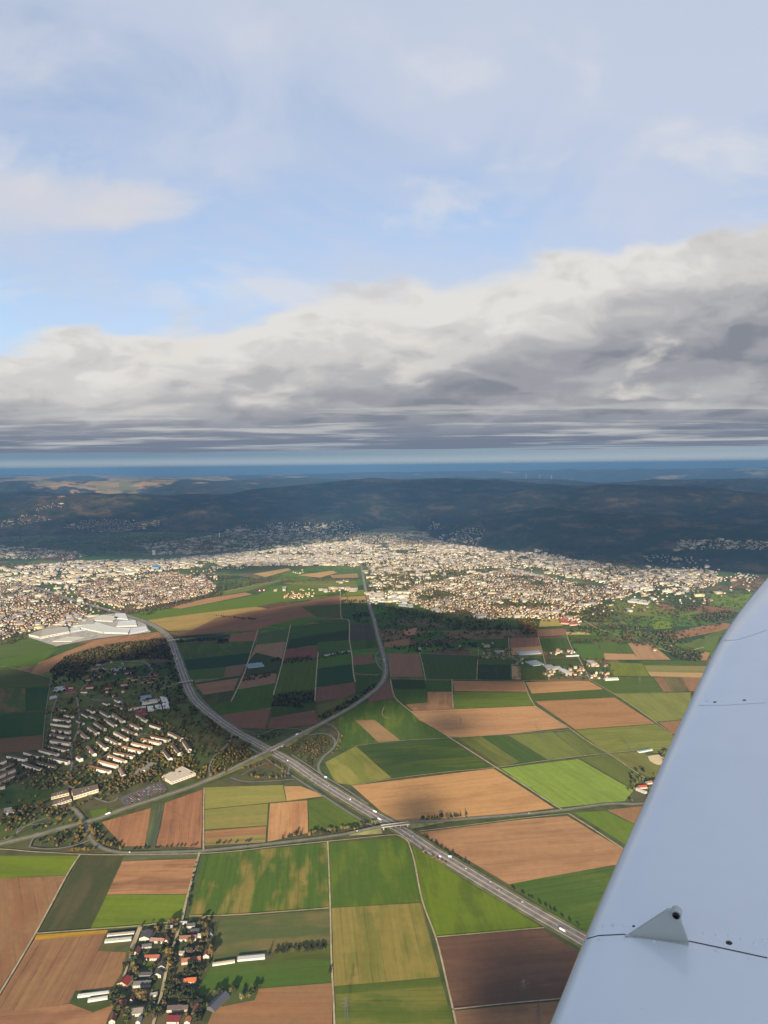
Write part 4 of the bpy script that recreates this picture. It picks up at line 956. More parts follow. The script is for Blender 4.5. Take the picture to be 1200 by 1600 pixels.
FLAT = [
 ('supermarket','large flat roofed cream supermarket beside the car park', (253,1217),(268,1226),(306,1212),(285,1201),8,(240,222,196),(246,236,214)),
 ('school','long school building with brown flat roof and many windows', (115,1250),(154,1238),(153,1231),(112,1240),11,(138,118,102),(250,232,196)),
 ('school','low front wing of the school with brown roof', (80,1250),(108,1243),(106,1238),(80,1245),9,(140,118,102),(250,232,196)),
 ('school','lowest front wing of the school nearest the trees', (82,1262),(112,1252),(110,1248),(82,1256),7,(146,124,106),(250,236,204)),
 ('sports_hall','long low white roofed hall north of the estate', (201,1111),(228,1108),(228,1105),(201,1109),5,(220,212,198),(236,228,212)),
 ('sports_hall','red roofed square hall at the end of the long low hall', (211,1119),(229,1117),(227,1108),(211,1111),6,(140,70,66),(200,120,100)),
 ('warehouse','white roofed box, first of three beside the red roofed hall', (231,1112),(241,1111),(239,1105),(230,1106),6,(236,238,242),(210,206,200)),
 ('warehouse','white roofed box, middle of three beside the red roofed hall', (243,1110),(253,1109),(251,1103),(242,1104),6,(236,238,242),(210,206,200)),
 ('warehouse','white roofed box, last of three beside the red roofed hall', (255,1108),(265,1107),(262,1100),(253,1102),6,(236,238,242),(210,206,200)),
 ('warehouse','long white commercial building above the three white boxes', (222,1102),(250,1097),(249,1093),(220,1098),6,(208,204,200),(244,238,226)),
 ('warehouse','pale blue roofed hall behind the long white commercial building', (219,1095),(237,1091),(236,1087),(218,1090),5,(150,170,190),(190,190,190)),
 ('warehouse','stepped white building at the end of the commercial row', (253,1099),(264,1101),(260,1092),(250,1091),8,(230,228,224),(240,236,226)),
 ('warehouse','white hall in the shaded corner west of the estate', (83,1083),(103,1079),(102,1074),(86,1076),7,(206,204,200),(226,222,214)),
 ('warehouse','red roofed hall next to the white hall west of the estate', (102,1084),(120,1082),(121,1078),(104,1078),5,(140,78,70),(170,120,104)),
 ('warehouse','small white shed left of the red roofed hall', (77,1093),(89,1090),(88,1088),(78,1090),4,(214,212,206),(230,226,220)),
 ('pavilion','white building with an open courtyard among the autumn trees at left', (7,1275),(22,1272),(24,1264),(6,1267),7,(180,170,160),(246,242,236)),
 ('warehouse','long low pale building in the upper estate', (174,1050),(197,1047),(196,1044),(173,1046),4,(190,186,180),(206,202,196)),
]
def flatb(name, label, quad, h, rc, wc_, cat='building', group=None):
    q = [P(*p) for p in quad]; cx_ = sum(p[0] for p in q)/4; cy_ = sum(p[1] for p in q)/4; e = tag(empty(name,(cx_,cy_,gz(cx_,cy_))), label, cat, group)
    q = [(x-cx_,y-cy_) for x,y in q]; ar = sum(q[i][0]*q[(i+1)%4][1]-q[(i+1)%4][0]*q[i][1] for i in range(4))
    if ar < 0: q = q[::-1]
    wv = [(x,y,-2) for x,y in q]+[(x,y,h) for x,y in q]; cobj('walls', wv, [(i,(i+1)%4,4+(i+1)%4,4+i) for i in range(4)], M_wall, e, A(wc_))
    q2 = [(x*.97,y*.97) for x,y in q]; rv = [(x,y,h) for x,y in q]+[(x,y,h+.7) for x,y in q]+[(x,y,h+.7) for x,y in q2]+[(x,y,h+.15) for x,y in q2]
    rf = [(i,(i+1)%4,4+(i+1)%4,4+i) for i in range(4)]+[(4+i,4+(i+1)%4,8+(i+1)%4,8+i) for i in range(4)]+[(8+i,8+(i+1)%4,12+(i+1)%4,12+i) for i in range(4)]+[(12,13,14,15)]
    ro = cobj('roof', rv, rf, M_roof, e, alb(rc,2.1)); L_ = math.dist(q[0],q[1])
    for k in range(3):
        v_,f_ = cbox(-1.5,1.5,-1.2,1.2,0,1.6); u_ = cobj('rooflight', v_, f_, M_wall, ro, A((190,190,190))); t_ = .25+.25*k
        u_.location = (q[0][0]*(1-t_)*.5+q[2][0]*t_*.5, q[0][1]*(1-t_)*.5+q[2][1]*t_*.5, h+.1)
    # window band on the two walls towards the viewer
    for i in range(4):
        x0,y0 = q[i]; x1,y1 = q[(i+1)%4]; n_ = (y1-y0, -(x1-x0))
        if n_[1] < 0:
            ll = math.hypot(x1-x0,y1-y0); nn_ = min(8,max(2,int(ll/9)))
            for k in range(nn_):
                f_ = (k+.5)/nn_; pane(e, x0+(x1-x0)*f_, y0+(y1-y0)*f_, h*.55, ll/nn_*.6, min(2.2,h*.3), math.atan2(y1-y0,x1-x0))
    return e
for n_,lb,a_,b_,c_,d_,h_,rc,wc_ in FLAT: flatb(n_, lb, (a_,b_,c_,d_), h_, rc, wc_)
# factory complex, left
W_=(238,232,214); W2=(250,244,226)
for lb,q,h_,rc in [
 ('tallest hall of the white factory, at its left end', [(62,999),(108,990),(106,983),(66,988)],22,(196,186,166)),
 ('long grey roofed hall behind the tall white factory hall', [(45,994),(62,998),(100,983),(84,979)],18,(178,168,152)),
 ('low white factory hall in front of the dark blue block', [(98,992),(126,986),(124,981),(100,985)],12,(232,226,208)),
 ('dark blue roofed block inside the white factory', [(96,986),(108,984),(106,979),(95,981)],16,(60,72,110)),
 ('wide cream factory hall in the centre of the complex', [(118,981),(160,990),(182,983),(150,974)],12,(236,228,206)),
 ('second wide cream factory hall right of the centre', [(162,990),(200,991),(204,984),(172,982)],11,(238,232,212)),
 ('pale factory hall at the right tip of the complex', [(202,992),(232,986),(228,980),(204,984)],10,(242,238,224)),
 ('long factory hall at the back with grey roof', [(114,980),(148,976),(146,969),(118,971)],12,(190,180,160)),
 ('white factory hall beside the motorway curve', [(182,980),(214,979),(212,971),(184,973)],10,(234,230,216)),
 ('upper factory hall near the motorway trees', [(140,970),(176,972),(186,965),(158,962)],9,(226,218,196)),
 ('small white factory hall at the top of the complex', [(178,967),(200,969),(196,960),(180,960)],9,(240,236,222)),
 ('low loading hall at the front of the factory yard', [(82,1003),(112,1003),(132,997),(104,996)],6,(224,214,190)),
 ('narrow white canopy across the factory yard', [(105,990),(140,984),(139,982),(104,987)],8,(244,238,222))]:
    flatb('factory_hall', lb, q, h_*.62, tuple(min(250,c*1.12) for c in rc), W2, 'factory')
tag(mesh_obj('factory_yard', [(*P(*p),1.2) for p in [(44,996),(88,1010),(150,998),(236,988),(225,972),(190,957),(130,965),(80,978)]], [tuple(range(8))], M_conc), kind='structure')
# big sheds and towers recognisable further away
for lb,q,h_,rc,wc_ in [
 ('long pale shed along the railway in the right hand town', [(798,892),(850,904),(852,902),(800,890)],10,(226,222,212),W2),
 ('group hall with white roof north of the right hand town', [(980,941),(1012,945),(1016,941),(990,937)],9,(236,230,216),W2),
 ('red roofed depot at the south corner of the right hand town', [(876,975),(890,976),(884,966),(872,966)],8,(210,116,84),(240,200,170)),
 ('red roofed hall east of the depot', [(890,978),(906,977),(898,972),(886,973)],7,(204,120,90),(240,200,170)),
 ('blue glass office block on the edge of the industrial area', [(238,891),(248,891),(248,888),(238,888)],30,(110,150,190),(130,170,205)),
 ('white tower block behind the blue glass office', [(238,867),(243,867),(243,865),(238,865)],45,(220,220,216),(236,232,222)),
 ('pale flat roofed warehouse first in the row beside the spur road', [(578,941),(604,941),(602,938),(577,938)],9,(240,234,220),W2),
 ('pale flat roofed warehouse second in the row beside the spur road', [(577,936),(600,936),(599,933),(576,933)],9,(236,230,216),W2),
 ('pale flat roofed warehouse third in the row beside the spur road', [(576,930),(594,930),(593,927),(575,927)],9,(240,236,222),W2),
 ('white terrace of sheds at the dark wood, left one', [(612,940),(626,940),(624,934),(611,934)],10,(240,236,226),W2),
 ('white terrace of sheds at the dark wood, middle one', [(628,944),(636,944),(633,937),(626,937)],10,(240,236,226),W2),
 ('white terrace of sheds at the dark wood, right one', [(622,947),(646,950),(645,946),(622,944)],8,(236,232,222),W2)]:
    flatb('warehouse', lb, q, h_, rc, wc_)
# ---- mass of town houses (merged) with the nearest ones as objects
TV = []; TF = []; TC = []; TM = []
tv = np.array([(-.5,-.5,0),(.5,-.5,0),(.5,.5,0),(-.5,.5,0),(-.5,-.5,1),(.5,-.5,1),(.5,.5,1),(-.5,.5,1),(-.5,0,2),(.5,0,2),(-.55,-.58,.93),(.55,-.58,.93),(.55,.58,.93),(-.55,.58,.93),(-.55,0,2.05),(.55,0,2.05)],float)
tf = np.array([(0,1,5),(0,5,4),(1,2,6),(1,6,5),(2,3,7),(2,7,6),(3,0,4),(3,4,7),(5,6,9),(7,4,8),(10,11,15),(10,15,14),(12,13,14),(12,14,15)])
def scatter(poly, per_km2, seed, on_hill=False):
    r_ = np.random.default_rng(seed)
    g = [((PH(*p).x,PH(*p).y) if on_hill else P(*p)) for p in poly]; x0,x1 = min(p[0] for p in g),max(p[0] for p in g); y0,y1 = min(p[1] for p in g),max(p[1] for p in g)
    sp_ = 1000/math.sqrt(per_km2); X_,Y_ = np.meshgrid(np.arange(x0,x1,sp_), np.arange(y0,y1,sp_)); X_ = X_.ravel(); Y_ = Y_.ravel()
    X_ = X_+r_.uniform(-.38,.38,X_.shape)*sp_; Y_ = Y_+r_.uniform(-.38,.38,Y_.shape)*sp_
    k = inpoly(g,X_,Y_); X_,Y_ = X_[k],Y_[k]
    # drop some along a street grid
    st = (fbm(X_/160,Y_/160,3,seed) > .37)
    wx_ = X_+60*fbm(X_/700,Y_/700,2,seed+5); wy_ = Y_+60*fbm(X_/700,Y_/700,2,seed+9)
    ca_,sa_ = math.cos(.3+seed*.37),math.sin(.3+seed*.37); st &= ((wx_*ca_+wy_*sa_)%230 > 16) & ((-wx_*sa_+wy_*ca_)%150 > 13)
    return X_[st],Y_[st],r_
AREAS = [ # outline, houses per km2, kind mix (share of big flat), angle, on hill
 ([(-60,905),(0,915),(33,913),(110,940),(133,957),(118,975),(47,985),(0,1002),(-60,1015)],1500,.02,.5,0),
 ([(127,914),(187,902),(267,895),(320,904),(334,912),(337,920),(320,930),(290,938),(213,950),(187,950),(117,930)],2000,.02,.25,0),
 ([(120,958),(150,962),(118,978),(60,984),(40,988),(100,968)],900,.3,.4,0),
 ([(-60,885),(0,888),(133,877),(267,874),(400,862),(400,878),(330,884),(267,891),(190,900),(130,910),(50,915),(-60,905)],760,.4,.3,0),
 ([(360,870),(400,862),(480,852),(560,845),(580,852),(700,852),(760,857),(760,862),(640,872),(575,880),(540,880),(400,882)],1050,.35,.1,0),
 ([(345,882),(400,866),(560,872),(558,884),(400,884)],700,.55,.1,0),
 ([(575,884),(760,862),(830,862),(930,882),(960,905),(900,905),(800,886),(720,890),(640,893),(580,900)],700,.25,.2,0),
 ([(575,945),(573,925),(640,925),(650,945)],500,.3,.2,0),
 ([(640,918),(700,905),(800,888),(900,912),(1000,925),(960,940),(925,945),(905,975),(880,968),(800,965),(770,968),(690,960),(640,942)],1750,.04,.15,0),
 ([(830,862),(930,879),(1000,890),(1110,893),(1130,905),(1100,925),(1050,925),(1000,932),(920,905),(880,893)],1000,.10,.3,0),
 ([(950,905),(1040,890),(1110,897),(1115,915),(1060,930),(1000,928),(960,915)],600,.35,.35,0),
 ([(590,885),(700,890),(640,915),(575,920)],260,.3,.2,0),
 ([(-60,850),(0,853),(110,862),(140,868),(100,876),(0,872),(-60,870)],750,.1,.3,0),
 ([(95,822),(130,812),(250,812),(250,822),(180,832),(110,828)],750,.05,.3,1),
 ([(210,852),(330,838),(350,832),(560,832),(600,838),(500,848),(400,860),(250,868)],380,.25,.1,0),
 ([(340,828),(420,818),(500,818),(560,824),(600,834),(420,838)],420,.1,.1,1),
 ([(560,848),(570,834),(640,830),(690,832),(680,840),(760,850),(740,856),(640,853)],700,.08,.1,0),
 ([(-60,815),(60,805),(80,812),(40,820),(-60,828)],900,.05,.3,1),
 ([(35,800),(90,786),(110,790),(70,804)],600,.1,.3,1),
 ([(1055,862),(1060,845),(1120,843),(1230,850),(1230,864),(1130,858)],900,.15,.2,1),
 ([(1000,868),(1060,866),(1110,876),(1090,885),(1010,878)],400,.1,.2,1),
 ([(437,937),(455,925),(475,920),(492,922),(490,932),(465,937)],900,.02,.3,0),
 ([(390,925),(425,918),(450,921),(440,925)],260,.6,.2,0),
 ([(498,923),(520,919),(560,921),(556,925),(505,926)],500,.6,.1,0),
 ([(455,895),(480,888),(485,893),(465,898)],400,.3,.1,0),
 ([(525,909),(550,906),(550,909),(530,911)],400,.5,.1,0),
 ([(740,1018),(800,1016),(802,1030),(750,1031)],650,.02,.1,0),
 ([(800,1028),(816,1028),(816,1042),(800,1042)],900,.02,.1,0),
 ([(846,1043),(866,1042),(870,1060),(852,1060)],900,.02,.1,0),
 ([(856,1018),(900,1016),(904,1022),(860,1024)],800,.02,.1,0),
 ([(872,1048),(912,1042),(920,1060),(880,1062)],900,.02,.1,0),
 ([(912,1031),(948,1034),(952,1042),(918,1042)],500,.1,.1,0),
 ([(920,1048),(950,1050),(962,1060),(925,1064)],700,.02,.1,0),
 ([(1100,937),(1112,936),(1114,943),(1098,944)],700,.1,.1,0),
 ([(750,1004),(800,1000),(800,1012),(752,1013)],120,.1,.1,0),
 ([(655,1008),(740,1003),(740,1016),(655,1018)],60,.1,.1,0),
 ([(960,1010),(1060,1000),(1064,1016),(985,1018)],90,.1,.1,0),
 ([(100,1052),(190,1040),(230,1060),(200,1090),(110,1085)],170,.1,.3,0),
 ([(140,1036),(210,1034),(210,1042),(150,1048)],260,.0,.2,0),
 ([(225,1032),(258,1030),(256,1042),(235,1072),(222,1068),(240,1048)],700,.1,.2,0),
 ([(560,868),(760,862),(840,866),(940,884),(940,890),(800,888),(640,884),(575,886)],600,.15,.2,0),
 ([(570,885),(700,888),(800,886),(660,918),(640,930),(575,928)],150,.3,.2,0),
 ([(905,945),(1000,930),(1120,925),(1170,905),(1170,925),(1100,945),(960,960),(905,965)],110,.1,.3,0),
 ([(1000,886),(1110,888),(1190,900),(1170,912),(1110,905)],380,.1,.3,0),
 ([(110,905),(330,890),(345,905),(338,925),(215,956),(190,955),(112,925)],260,.1,.3,0),
 ([(-60,900),(130,905),(175,950),(120,972),(-60,1008)],260,.1,.3,0),
 ([(300,884),(400,872),(560,868),(560,886),(480,882),(330,892)],260,.3,.3,0)]
near = []
for ai,(poly,dens,big,ang,hill) in enumerate(AREAS):
    X_,Y_,r_ = scatter(poly, dens, 100+ai, hill); n = len(X_)
    if n == 0: continue
    zz = hz(X_,Y_) if n else 0; bigk = r_.random(n) < big
    l = np.where(bigk, r_.uniform(30,90,n), r_.uniform(10,22,n)); wd = np.where(bigk, r_.uniform(16,40,n), r_.uniform(9,12,n))
    h = np.where(bigk, r_.uniform(7,18,n), r_.uniform(5.5,9,n)); rh = np.where(bigk, .4, r_.uniform(2.5,4.2,n))
    th = ang+r_.normal(0,.10,n)+np.where(r_.random(n)<.5,0,PI/2)+.5*(fbm(X_/500,Y_/500,2,ai)-.5)
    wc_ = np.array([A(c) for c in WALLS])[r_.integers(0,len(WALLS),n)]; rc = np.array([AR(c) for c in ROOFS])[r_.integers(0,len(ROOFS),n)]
    flatc = np.array([alb(c,2.3) for c in [(236,230,216),(214,208,200),(196,190,184),(244,240,230),(170,160,150)]])[r_.integers(0,5,n)]
    rc = np.where(bigk[:,None], flatc, rc)
    if ai == 37 or ai == 39: rc = np.tile(AR((160,70,64)),(n,1)); l = r_.uniform(26,34,n)
    if 13 <= ai <= 20: wc_ = wc_*.6  # walls of the far towns coloured darker to deepen the cloud shade
    if ai == 21: rc = np.tile(AR((200,112,84)),(n,1))
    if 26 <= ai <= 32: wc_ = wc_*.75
    d = np.hypot(X_,Y_)
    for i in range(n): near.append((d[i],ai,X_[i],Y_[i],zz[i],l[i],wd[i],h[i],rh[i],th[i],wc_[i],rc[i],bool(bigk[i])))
near.sort(key=lambda q: q[0])
WHERE = {0:'town at the left edge',1:'ring shaped settlement behind the motorway',2:'edge of the left town above the factory',7:'quarter beside the spur road',8:'densely built town right of the spur road',
 21:'hamlet between the lit fields',22:'hamlet between the lit fields',23:'strip of yards by the lit fields',26:'farm cluster left of the brown field',27:'farm cluster by the wide pale greenhouse',28:'farm cluster by the ribbed greenhouse',29:'upper farm row on the right',30:'farm cluster east of the ribbed greenhouse',31:'pair of yards on the right',32:'farm cluster near the right hand track',33:'yard beside the far lime field',34:'gardens in front of the dark wood',35:'gardens by the dark wood',36:'allotments by the railway',37:'shaded estate north of the apartment blocks',38:'row at the top of the estate',39:'red roofed barrack rows of the estate'}
NI = 0; kinds_used = {}
unit = {}
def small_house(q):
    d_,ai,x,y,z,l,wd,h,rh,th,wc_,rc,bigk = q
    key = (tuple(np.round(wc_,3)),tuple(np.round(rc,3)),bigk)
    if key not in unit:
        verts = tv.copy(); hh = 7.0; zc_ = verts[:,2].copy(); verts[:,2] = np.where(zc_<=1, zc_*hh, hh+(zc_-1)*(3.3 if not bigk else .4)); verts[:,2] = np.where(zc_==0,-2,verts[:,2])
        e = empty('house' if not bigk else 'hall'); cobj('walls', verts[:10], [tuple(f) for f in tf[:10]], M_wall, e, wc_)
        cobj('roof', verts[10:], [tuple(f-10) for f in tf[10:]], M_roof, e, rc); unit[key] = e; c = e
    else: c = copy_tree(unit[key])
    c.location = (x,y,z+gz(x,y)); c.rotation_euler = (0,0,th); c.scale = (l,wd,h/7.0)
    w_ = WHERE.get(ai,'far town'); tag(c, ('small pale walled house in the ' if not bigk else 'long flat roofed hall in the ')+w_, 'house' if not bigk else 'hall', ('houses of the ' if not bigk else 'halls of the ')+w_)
rest = []
cnt = 0
for q in near:
    if cnt < 215 and not (q[1] in (13,15,17,18,19,20)): small_house(q); cnt += 1
    else: rest.append(q)
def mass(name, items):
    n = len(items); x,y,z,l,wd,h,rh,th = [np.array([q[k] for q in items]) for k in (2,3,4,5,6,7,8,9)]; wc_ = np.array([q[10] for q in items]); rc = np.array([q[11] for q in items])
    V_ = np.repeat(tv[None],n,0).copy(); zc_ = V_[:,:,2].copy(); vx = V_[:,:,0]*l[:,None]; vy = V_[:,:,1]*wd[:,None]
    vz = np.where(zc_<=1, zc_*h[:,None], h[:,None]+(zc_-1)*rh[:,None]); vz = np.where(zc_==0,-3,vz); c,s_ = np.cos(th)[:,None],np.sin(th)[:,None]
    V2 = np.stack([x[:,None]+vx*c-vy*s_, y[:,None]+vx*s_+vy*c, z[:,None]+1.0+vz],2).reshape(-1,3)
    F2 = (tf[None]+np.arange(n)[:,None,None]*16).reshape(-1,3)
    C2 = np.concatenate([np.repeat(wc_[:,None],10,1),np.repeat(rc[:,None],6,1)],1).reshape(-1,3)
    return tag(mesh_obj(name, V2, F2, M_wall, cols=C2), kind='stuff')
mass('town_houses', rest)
print('houses', len(near), 'mass', len(rest))
# TV tower and church spires
def spire(label, px,py,hgt_,wd,name='church_tower',c=(200,190,176)):
    p = PH(px,py); x,y,z0 = p.x,p.y,p.z
    e = tag(empty(name,(x,y,z0)), label, 'tower'); v_,f_ = cbox(-wd/2,wd/2,-wd/2,wd/2,-3,hgt_*.62); cobj('shaft', v_, f_, M_wall, e, A(c))
    v_ = [(-wd/2,-wd/2,hgt_*.62),(wd/2,-wd/2,hgt_*.62),(wd/2,wd/2,hgt_*.62),(-wd/2,wd/2,hgt_*.62),(0,0,hgt_)]; cobj('spire', v_, [(0,1,4),(1,2,4),(2,3,4),(3,0,4)], M_roof, e, AR((100,104,110)))
spire('slender white chimney tower rising from the shaded city', 343,840,110,12,'tower',(236,236,236))
spire('pale tower in the bright city centre', 476,860,60,16,'tower',(240,226,200)); spire('church tower with pointed roof in the bright city', 549,846,70,14)
spire('church tower in the right hand town', 872,912,50,12)
# wind turbines on the far ridge
for i,(px,py) in enumerate([(822,748),(843,748),(862,749),(883,747)]):
    p = PH(px,py); x,y,z0 = p.x,p.y,p.z; sc_ = 1.0
    e = tag(empty('wind_turbine',(x,y,z0)), 'tiny white wind turbine on the far blue ridge, %s from the left'%names[i], 'wind turbine','wind turbines on the far ridge')
    v_ = []; 
    for zz,r_ in ((0,2.4),(100,1.4)): v_ += [(math.cos(a)*r_,math.sin(a)*r_,zz) for a in (0,1.57,3.14,4.71)]
    cobj('tower', v_, [(k,(k+1)%4,4+(k+1)%4,4+k) for k in range(4)], M_wall, e, (.5,.5,.5))
    for b_ in range(3):
        a = i*.7+b_*2.094; v_ = [(-math.sin(a+.9)*2,-4,100+math.cos(a+.9)*2),(math.sin(a)*42,-4,100+math.cos(a)*42),(math.sin(a+.5)*4,-3,100+math.cos(a+.5)*4),(math.sin(a-.6)*2,-4,100+math.cos(a-.6)*2)]
        cobj('blade', v_, [(0,1,2),(0,3,1),(1,3,2)], M_wall, e, (.5,.5,.5))
# ------------------------------------------------------------------ trees
LC = dict(green=(84,92,48), olive=(114,106,60), dark=(70,70,44), gold=(158,132,60), ochre=(134,114,68), orange=(142,104,64), rust=(108,86,62), pale=(140,134,78))
def crown_mesh(name, c, R_, H_, seed, n=150, conic=False):
    r_ = np.random.default_rng(seed); vs = []; fs = []; cs = []
    lobes = [(r_.normal(0,.34*R_), r_.normal(0,.34*R_), r_.uniform(.25,.8)*H_, r_.uniform(.42,.7)*R_) for _ in range(7)]
    base = np.array(alb(c,2.6))
    for i in range(n):
        if conic:
            t_ = r_.random()**.8; a = r_.uniform(0,2*PI); rr = R_*(1-t_)*r_.uniform(.7,1.1)+.1; p = np.array([math.cos(a)*rr, math.sin(a)*rr, t_*H_]); nrm = np.array([math.cos(a),math.sin(a),.5])
        else:
            lx,ly,lz,lr = lobes[r_.integers(0,7)]; d = r_.normal(0,1,3); d /= np.linalg.norm(d); rr = lr*r_.uniform(.72,1.05); p = np.array([lx,ly,lz])+d*rr*np.array([1,1,.85]); nrm = d
        s_ = R_*r_.uniform(.20,.36); nrm = nrm/np.linalg.norm(nrm)+r_.normal(0,.35,3); nrm /= np.linalg.norm(nrm)
        u_ = np.cross(nrm,[.3,.2,1.0]); u_ /= max(np.linalg.norm(u_),1e-6); w_ = np.cross(nrm,u_); b = len(vs); k = 5
        ph = r_.uniform(0,6.28)
        for q in range(k): a = ph+2*PI*q/k; rad = s_*r_.uniform(.6,1.1); vs.append(p+u_*math.cos(a)*rad+w_*math.sin(a)*rad-nrm*.15*s_)
        vs.append(p+nrm*s_*.35); fs += [(b+q,b+(q+1)%k,b+5) for q in range(k)]
        col = base*r_.uniform(.65,1.35); cs += [col]*6
    return np.array(vs), np.array(fs), np.array(cs)
def make_tree(kind, c, R_, H_, seed, conic=False):
    e = empty(kind); th_ = H_*.35 if not conic else H_*.12
    vs,fs,cs = crown_mesh('crown', c, R_, H_*.75 if not conic else H_*.9, seed, 130, conic); vs[:,2] += th_*.75
    cr_ = mesh_obj('crown', vs, fs, M_leaf, e, cols=cs)
    tv_ = []; tfc = []
    for zz,r in ((-1,.045*H_),(th_,.03*H_),(H_*.7,.012*H_)): tv_ += [(math.cos(a)*r,math.sin(a)*r,zz) for a in np.arange(6)*PI/3]
    for lvl in range(2): tfc += [(lvl*6+k,lvl*6+(k+1)%6,lvl*6+6+(k+1)%6,lvl*6+6+k) for k in range(6)]
    for b_ in range(4):
        a = b_*1.57+seed; b0 = len(tv_); x1,y1,z1 = math.cos(a)*R_*.55,math.sin(a)*R_*.55,th_+H_*.25
        for (x,y,z,r) in ((0,0,th_*.9,.018*H_),(x1,y1,z1,.007*H_)): tv_ += [(x+r,y,z),(x-r*.5,y+r*.87,z),(x-r*.5,y-r*.87,z)]
        tfc += [(b0+k,b0+(k+1)%3,b0+3+(k+1)%3,b0+3+k) for k in range(3)]
    mesh_obj('trunk', tv_, tfc, M_bark, e); return e
PROTO = {}
used = set()
def proto(key, var):
    k = (key,var)
    if k not in PROTO:
        kk = key; con = key == 'conifer'; PROTO[k] = make_tree('conifer_tree' if con else 'broadleaf_tree', (44,56,36) if con else LC[kk], 3.0 if con else 5.0, 14 if con else 11, 900+hash_(key)+var, con)
    return PROTO[k]
def hash_(s_): return sum(ord(ch)*(i+1) for i,ch in enumerate(s_))%500
NTREE = 0
def tree(x, y, key, label, group, sc=1.0, zoff=0.0):
    global NTREE
    pr = proto(key, random.randrange(2))
    if pr.name not in used: used.add(pr.name); o = pr
    else: o = copy_tree(pr)
    o.location = (x,y,gz(x,y)+zoff); o.rotation_euler = (0,0,random.uniform(0,6.28)); sc *= 1.25; o.scale = (sc*random.uniform(.9,1.1),sc*random.uniform(.9,1.1),sc*random.uniform(.85,1.15))
    tag(o, label, 'tree', group); NTREE += 1; return o
CN = dict(green='green leafy tree', olive='olive green tree', dark='dark green tree', gold='golden yellow autumn tree', ochre='ochre autumn tree', orange='orange autumn tree', rust='rust brown autumn tree', pale='pale yellow green tree', conifer='dark pointed conifer')
def grove(poly, n, keys, where, sc=(.7,1.2), seed=1, avoid=()):
    r_ = random.Random(seed); g = [P(*p) for p in poly]; x0,x1 = min(p[0] for p in g),max(p[0] for p in g); y0,y1 = min(p[1] for p in g),max(p[1] for p in g); k = 0; tries = 0; pts = []
    while k < n and tries < 4000:
        tries += 1; x,y = r_.uniform(x0,x1),r_.uniform(y0,y1)
        if not inpoly(g,np.array([x]),np.array([y]))[0]: continue
        if any(math.hypot(x-a,y-b) < 5.5 for a,b in pts): continue
        if any(math.hypot(x-a,y-b) < r for a,b,r in avoid): continue
        pts.append((x,y)); key = r_.choice(keys); tree(x,y,key, CN[key]+' '+where, 'trees '+where, r_.uniform(*sc)); k += 1
def row(px, n, keys, where, sc=(.7,1.0), seed=1, jit=2.0, off=0.0):
    r_ = random.Random(seed); g = gl(px); L_ = [0]
    for a,b in zip(g,g[1:]): L_.append(L_[-1]+math.dist(a,b))
    for i in range(n):
        s_ = L_[-1]*(i+.5)/n+r_.uniform(-1,1)*L_[-1]/n*.4; x = float(np.interp(s_,L_,[p[0] for p in g])); y = float(np.interp(s_,L_,[p[1] for p in g])); key = r_.choice(keys)
        tree(x+r_.uniform(-jit,jit), y+off+r_.uniform(-jit,jit), key, CN[key]+' '+where, 'trees '+where, r_.uniform(*sc))
hs = [(o.location.x,o.location.y,10) for o in scene.objects if o.parent is None and o.get('category') in ('house','barn')]
vk = ['green','olive','dark','green','olive','ochre','pale','dark','rust']
grove([V(310,380),V(470,400),V(430,620),V(300,700),V(270,560)],10,vk,'in the western gardens of the village',(.7,1.1),1,hs)
grove([V(560,160),V(800,120),V(760,260),V(600,300)],8,vk,'at the north edge of the village',(.6,1.0),2,hs)
grove([V(600,360),V(720,330),V(690,560),V(620,540)],8,['gold','olive','dark','ochre'],'along the village street',(.6,1.0),3,hs)
grove([V(780,330),V(1080,300),V(1080,420),V(780,440)],10,vk,'behind the large brown orange farmhouse',(.7,1.0),4,hs)
grove([V(690,520),V(1000,560),V(980,640),V(700,640)],10,['dark','green','dark','olive'],'south of the large brown orange farmhouse',(.7,1.1),5,hs)
grove([V(1000,440),V(1090,440),V(1080,540),V(1000,540)],2,['gold','ochre'],'beside the steep red brown barn',(1.2,1.5),6)
grove([V(370,750),V(500,750),V(490,850),V(380,850)],3,['rust','ochre','rust'],'in front of the long grey farmhouse',(1.2,1.6),7)
grove([V(670,720),V(930,740),V(900,880),V(660,860)],12,['dark','green','olive','dark'],'in the gardens south of the orange farmhouse',(.7,1.1),8,hs)
grove([V(130,760),V(330,800),V(300,1080),V(100,1060)],14,vk,'in the south western gardens of the village',(.7,1.1),9,hs)
grove([V(440,870),V(640,860),V(620,1080),V(440,1080)],10,vk,'beside the southern end of the village street',(.6,1.0),10,hs)
grove([V(860,880),V(1020,850),V(1000,1080),V(870,1080)],9,['dark','dark','green','rust'],'around the red brown house near the slate barn',(.8,1.2),11,hs)
grove([V(880,130),V(1110,90),V(1100,260),V(960,280)],7,['ochre','dark','olive'],'at the north east corner of the village',(.6,1.0),12,hs)
grove([V(500,560),V(560,540),V(550,700),V(480,680)],3,['green','dark'],'beside the small green lawn',(.6,.9),13,hs)
row([(420,1492),(455,1489),(513,1486)],13,['dark','conifer','dark','olive'],'in the hedge between the fields east of the village',(.6,.9),14)
row([(438,1483),(510,1478)],7,['dark'],'on the upper edge of the hedge field',(.3,.45),15)
row([(318,1559),(355,1552),(372,1548)],6,['dark','green','olive'],'behind the slate grey barn',(.7,1.0),16)
row([(372,1562),(392,1560),(404,1545)],8,['dark','green','pale','olive'],'in the small garden right of the slate barn',(.6,.9),17,4)
tree(*P(516,1520),'dark','small dark tree beside the straight farm track','',.6)
row([(307,1348),(299,1385),(292,1425)],11,['dark','green'],'along the road to the village',(.35,.55),18,1)
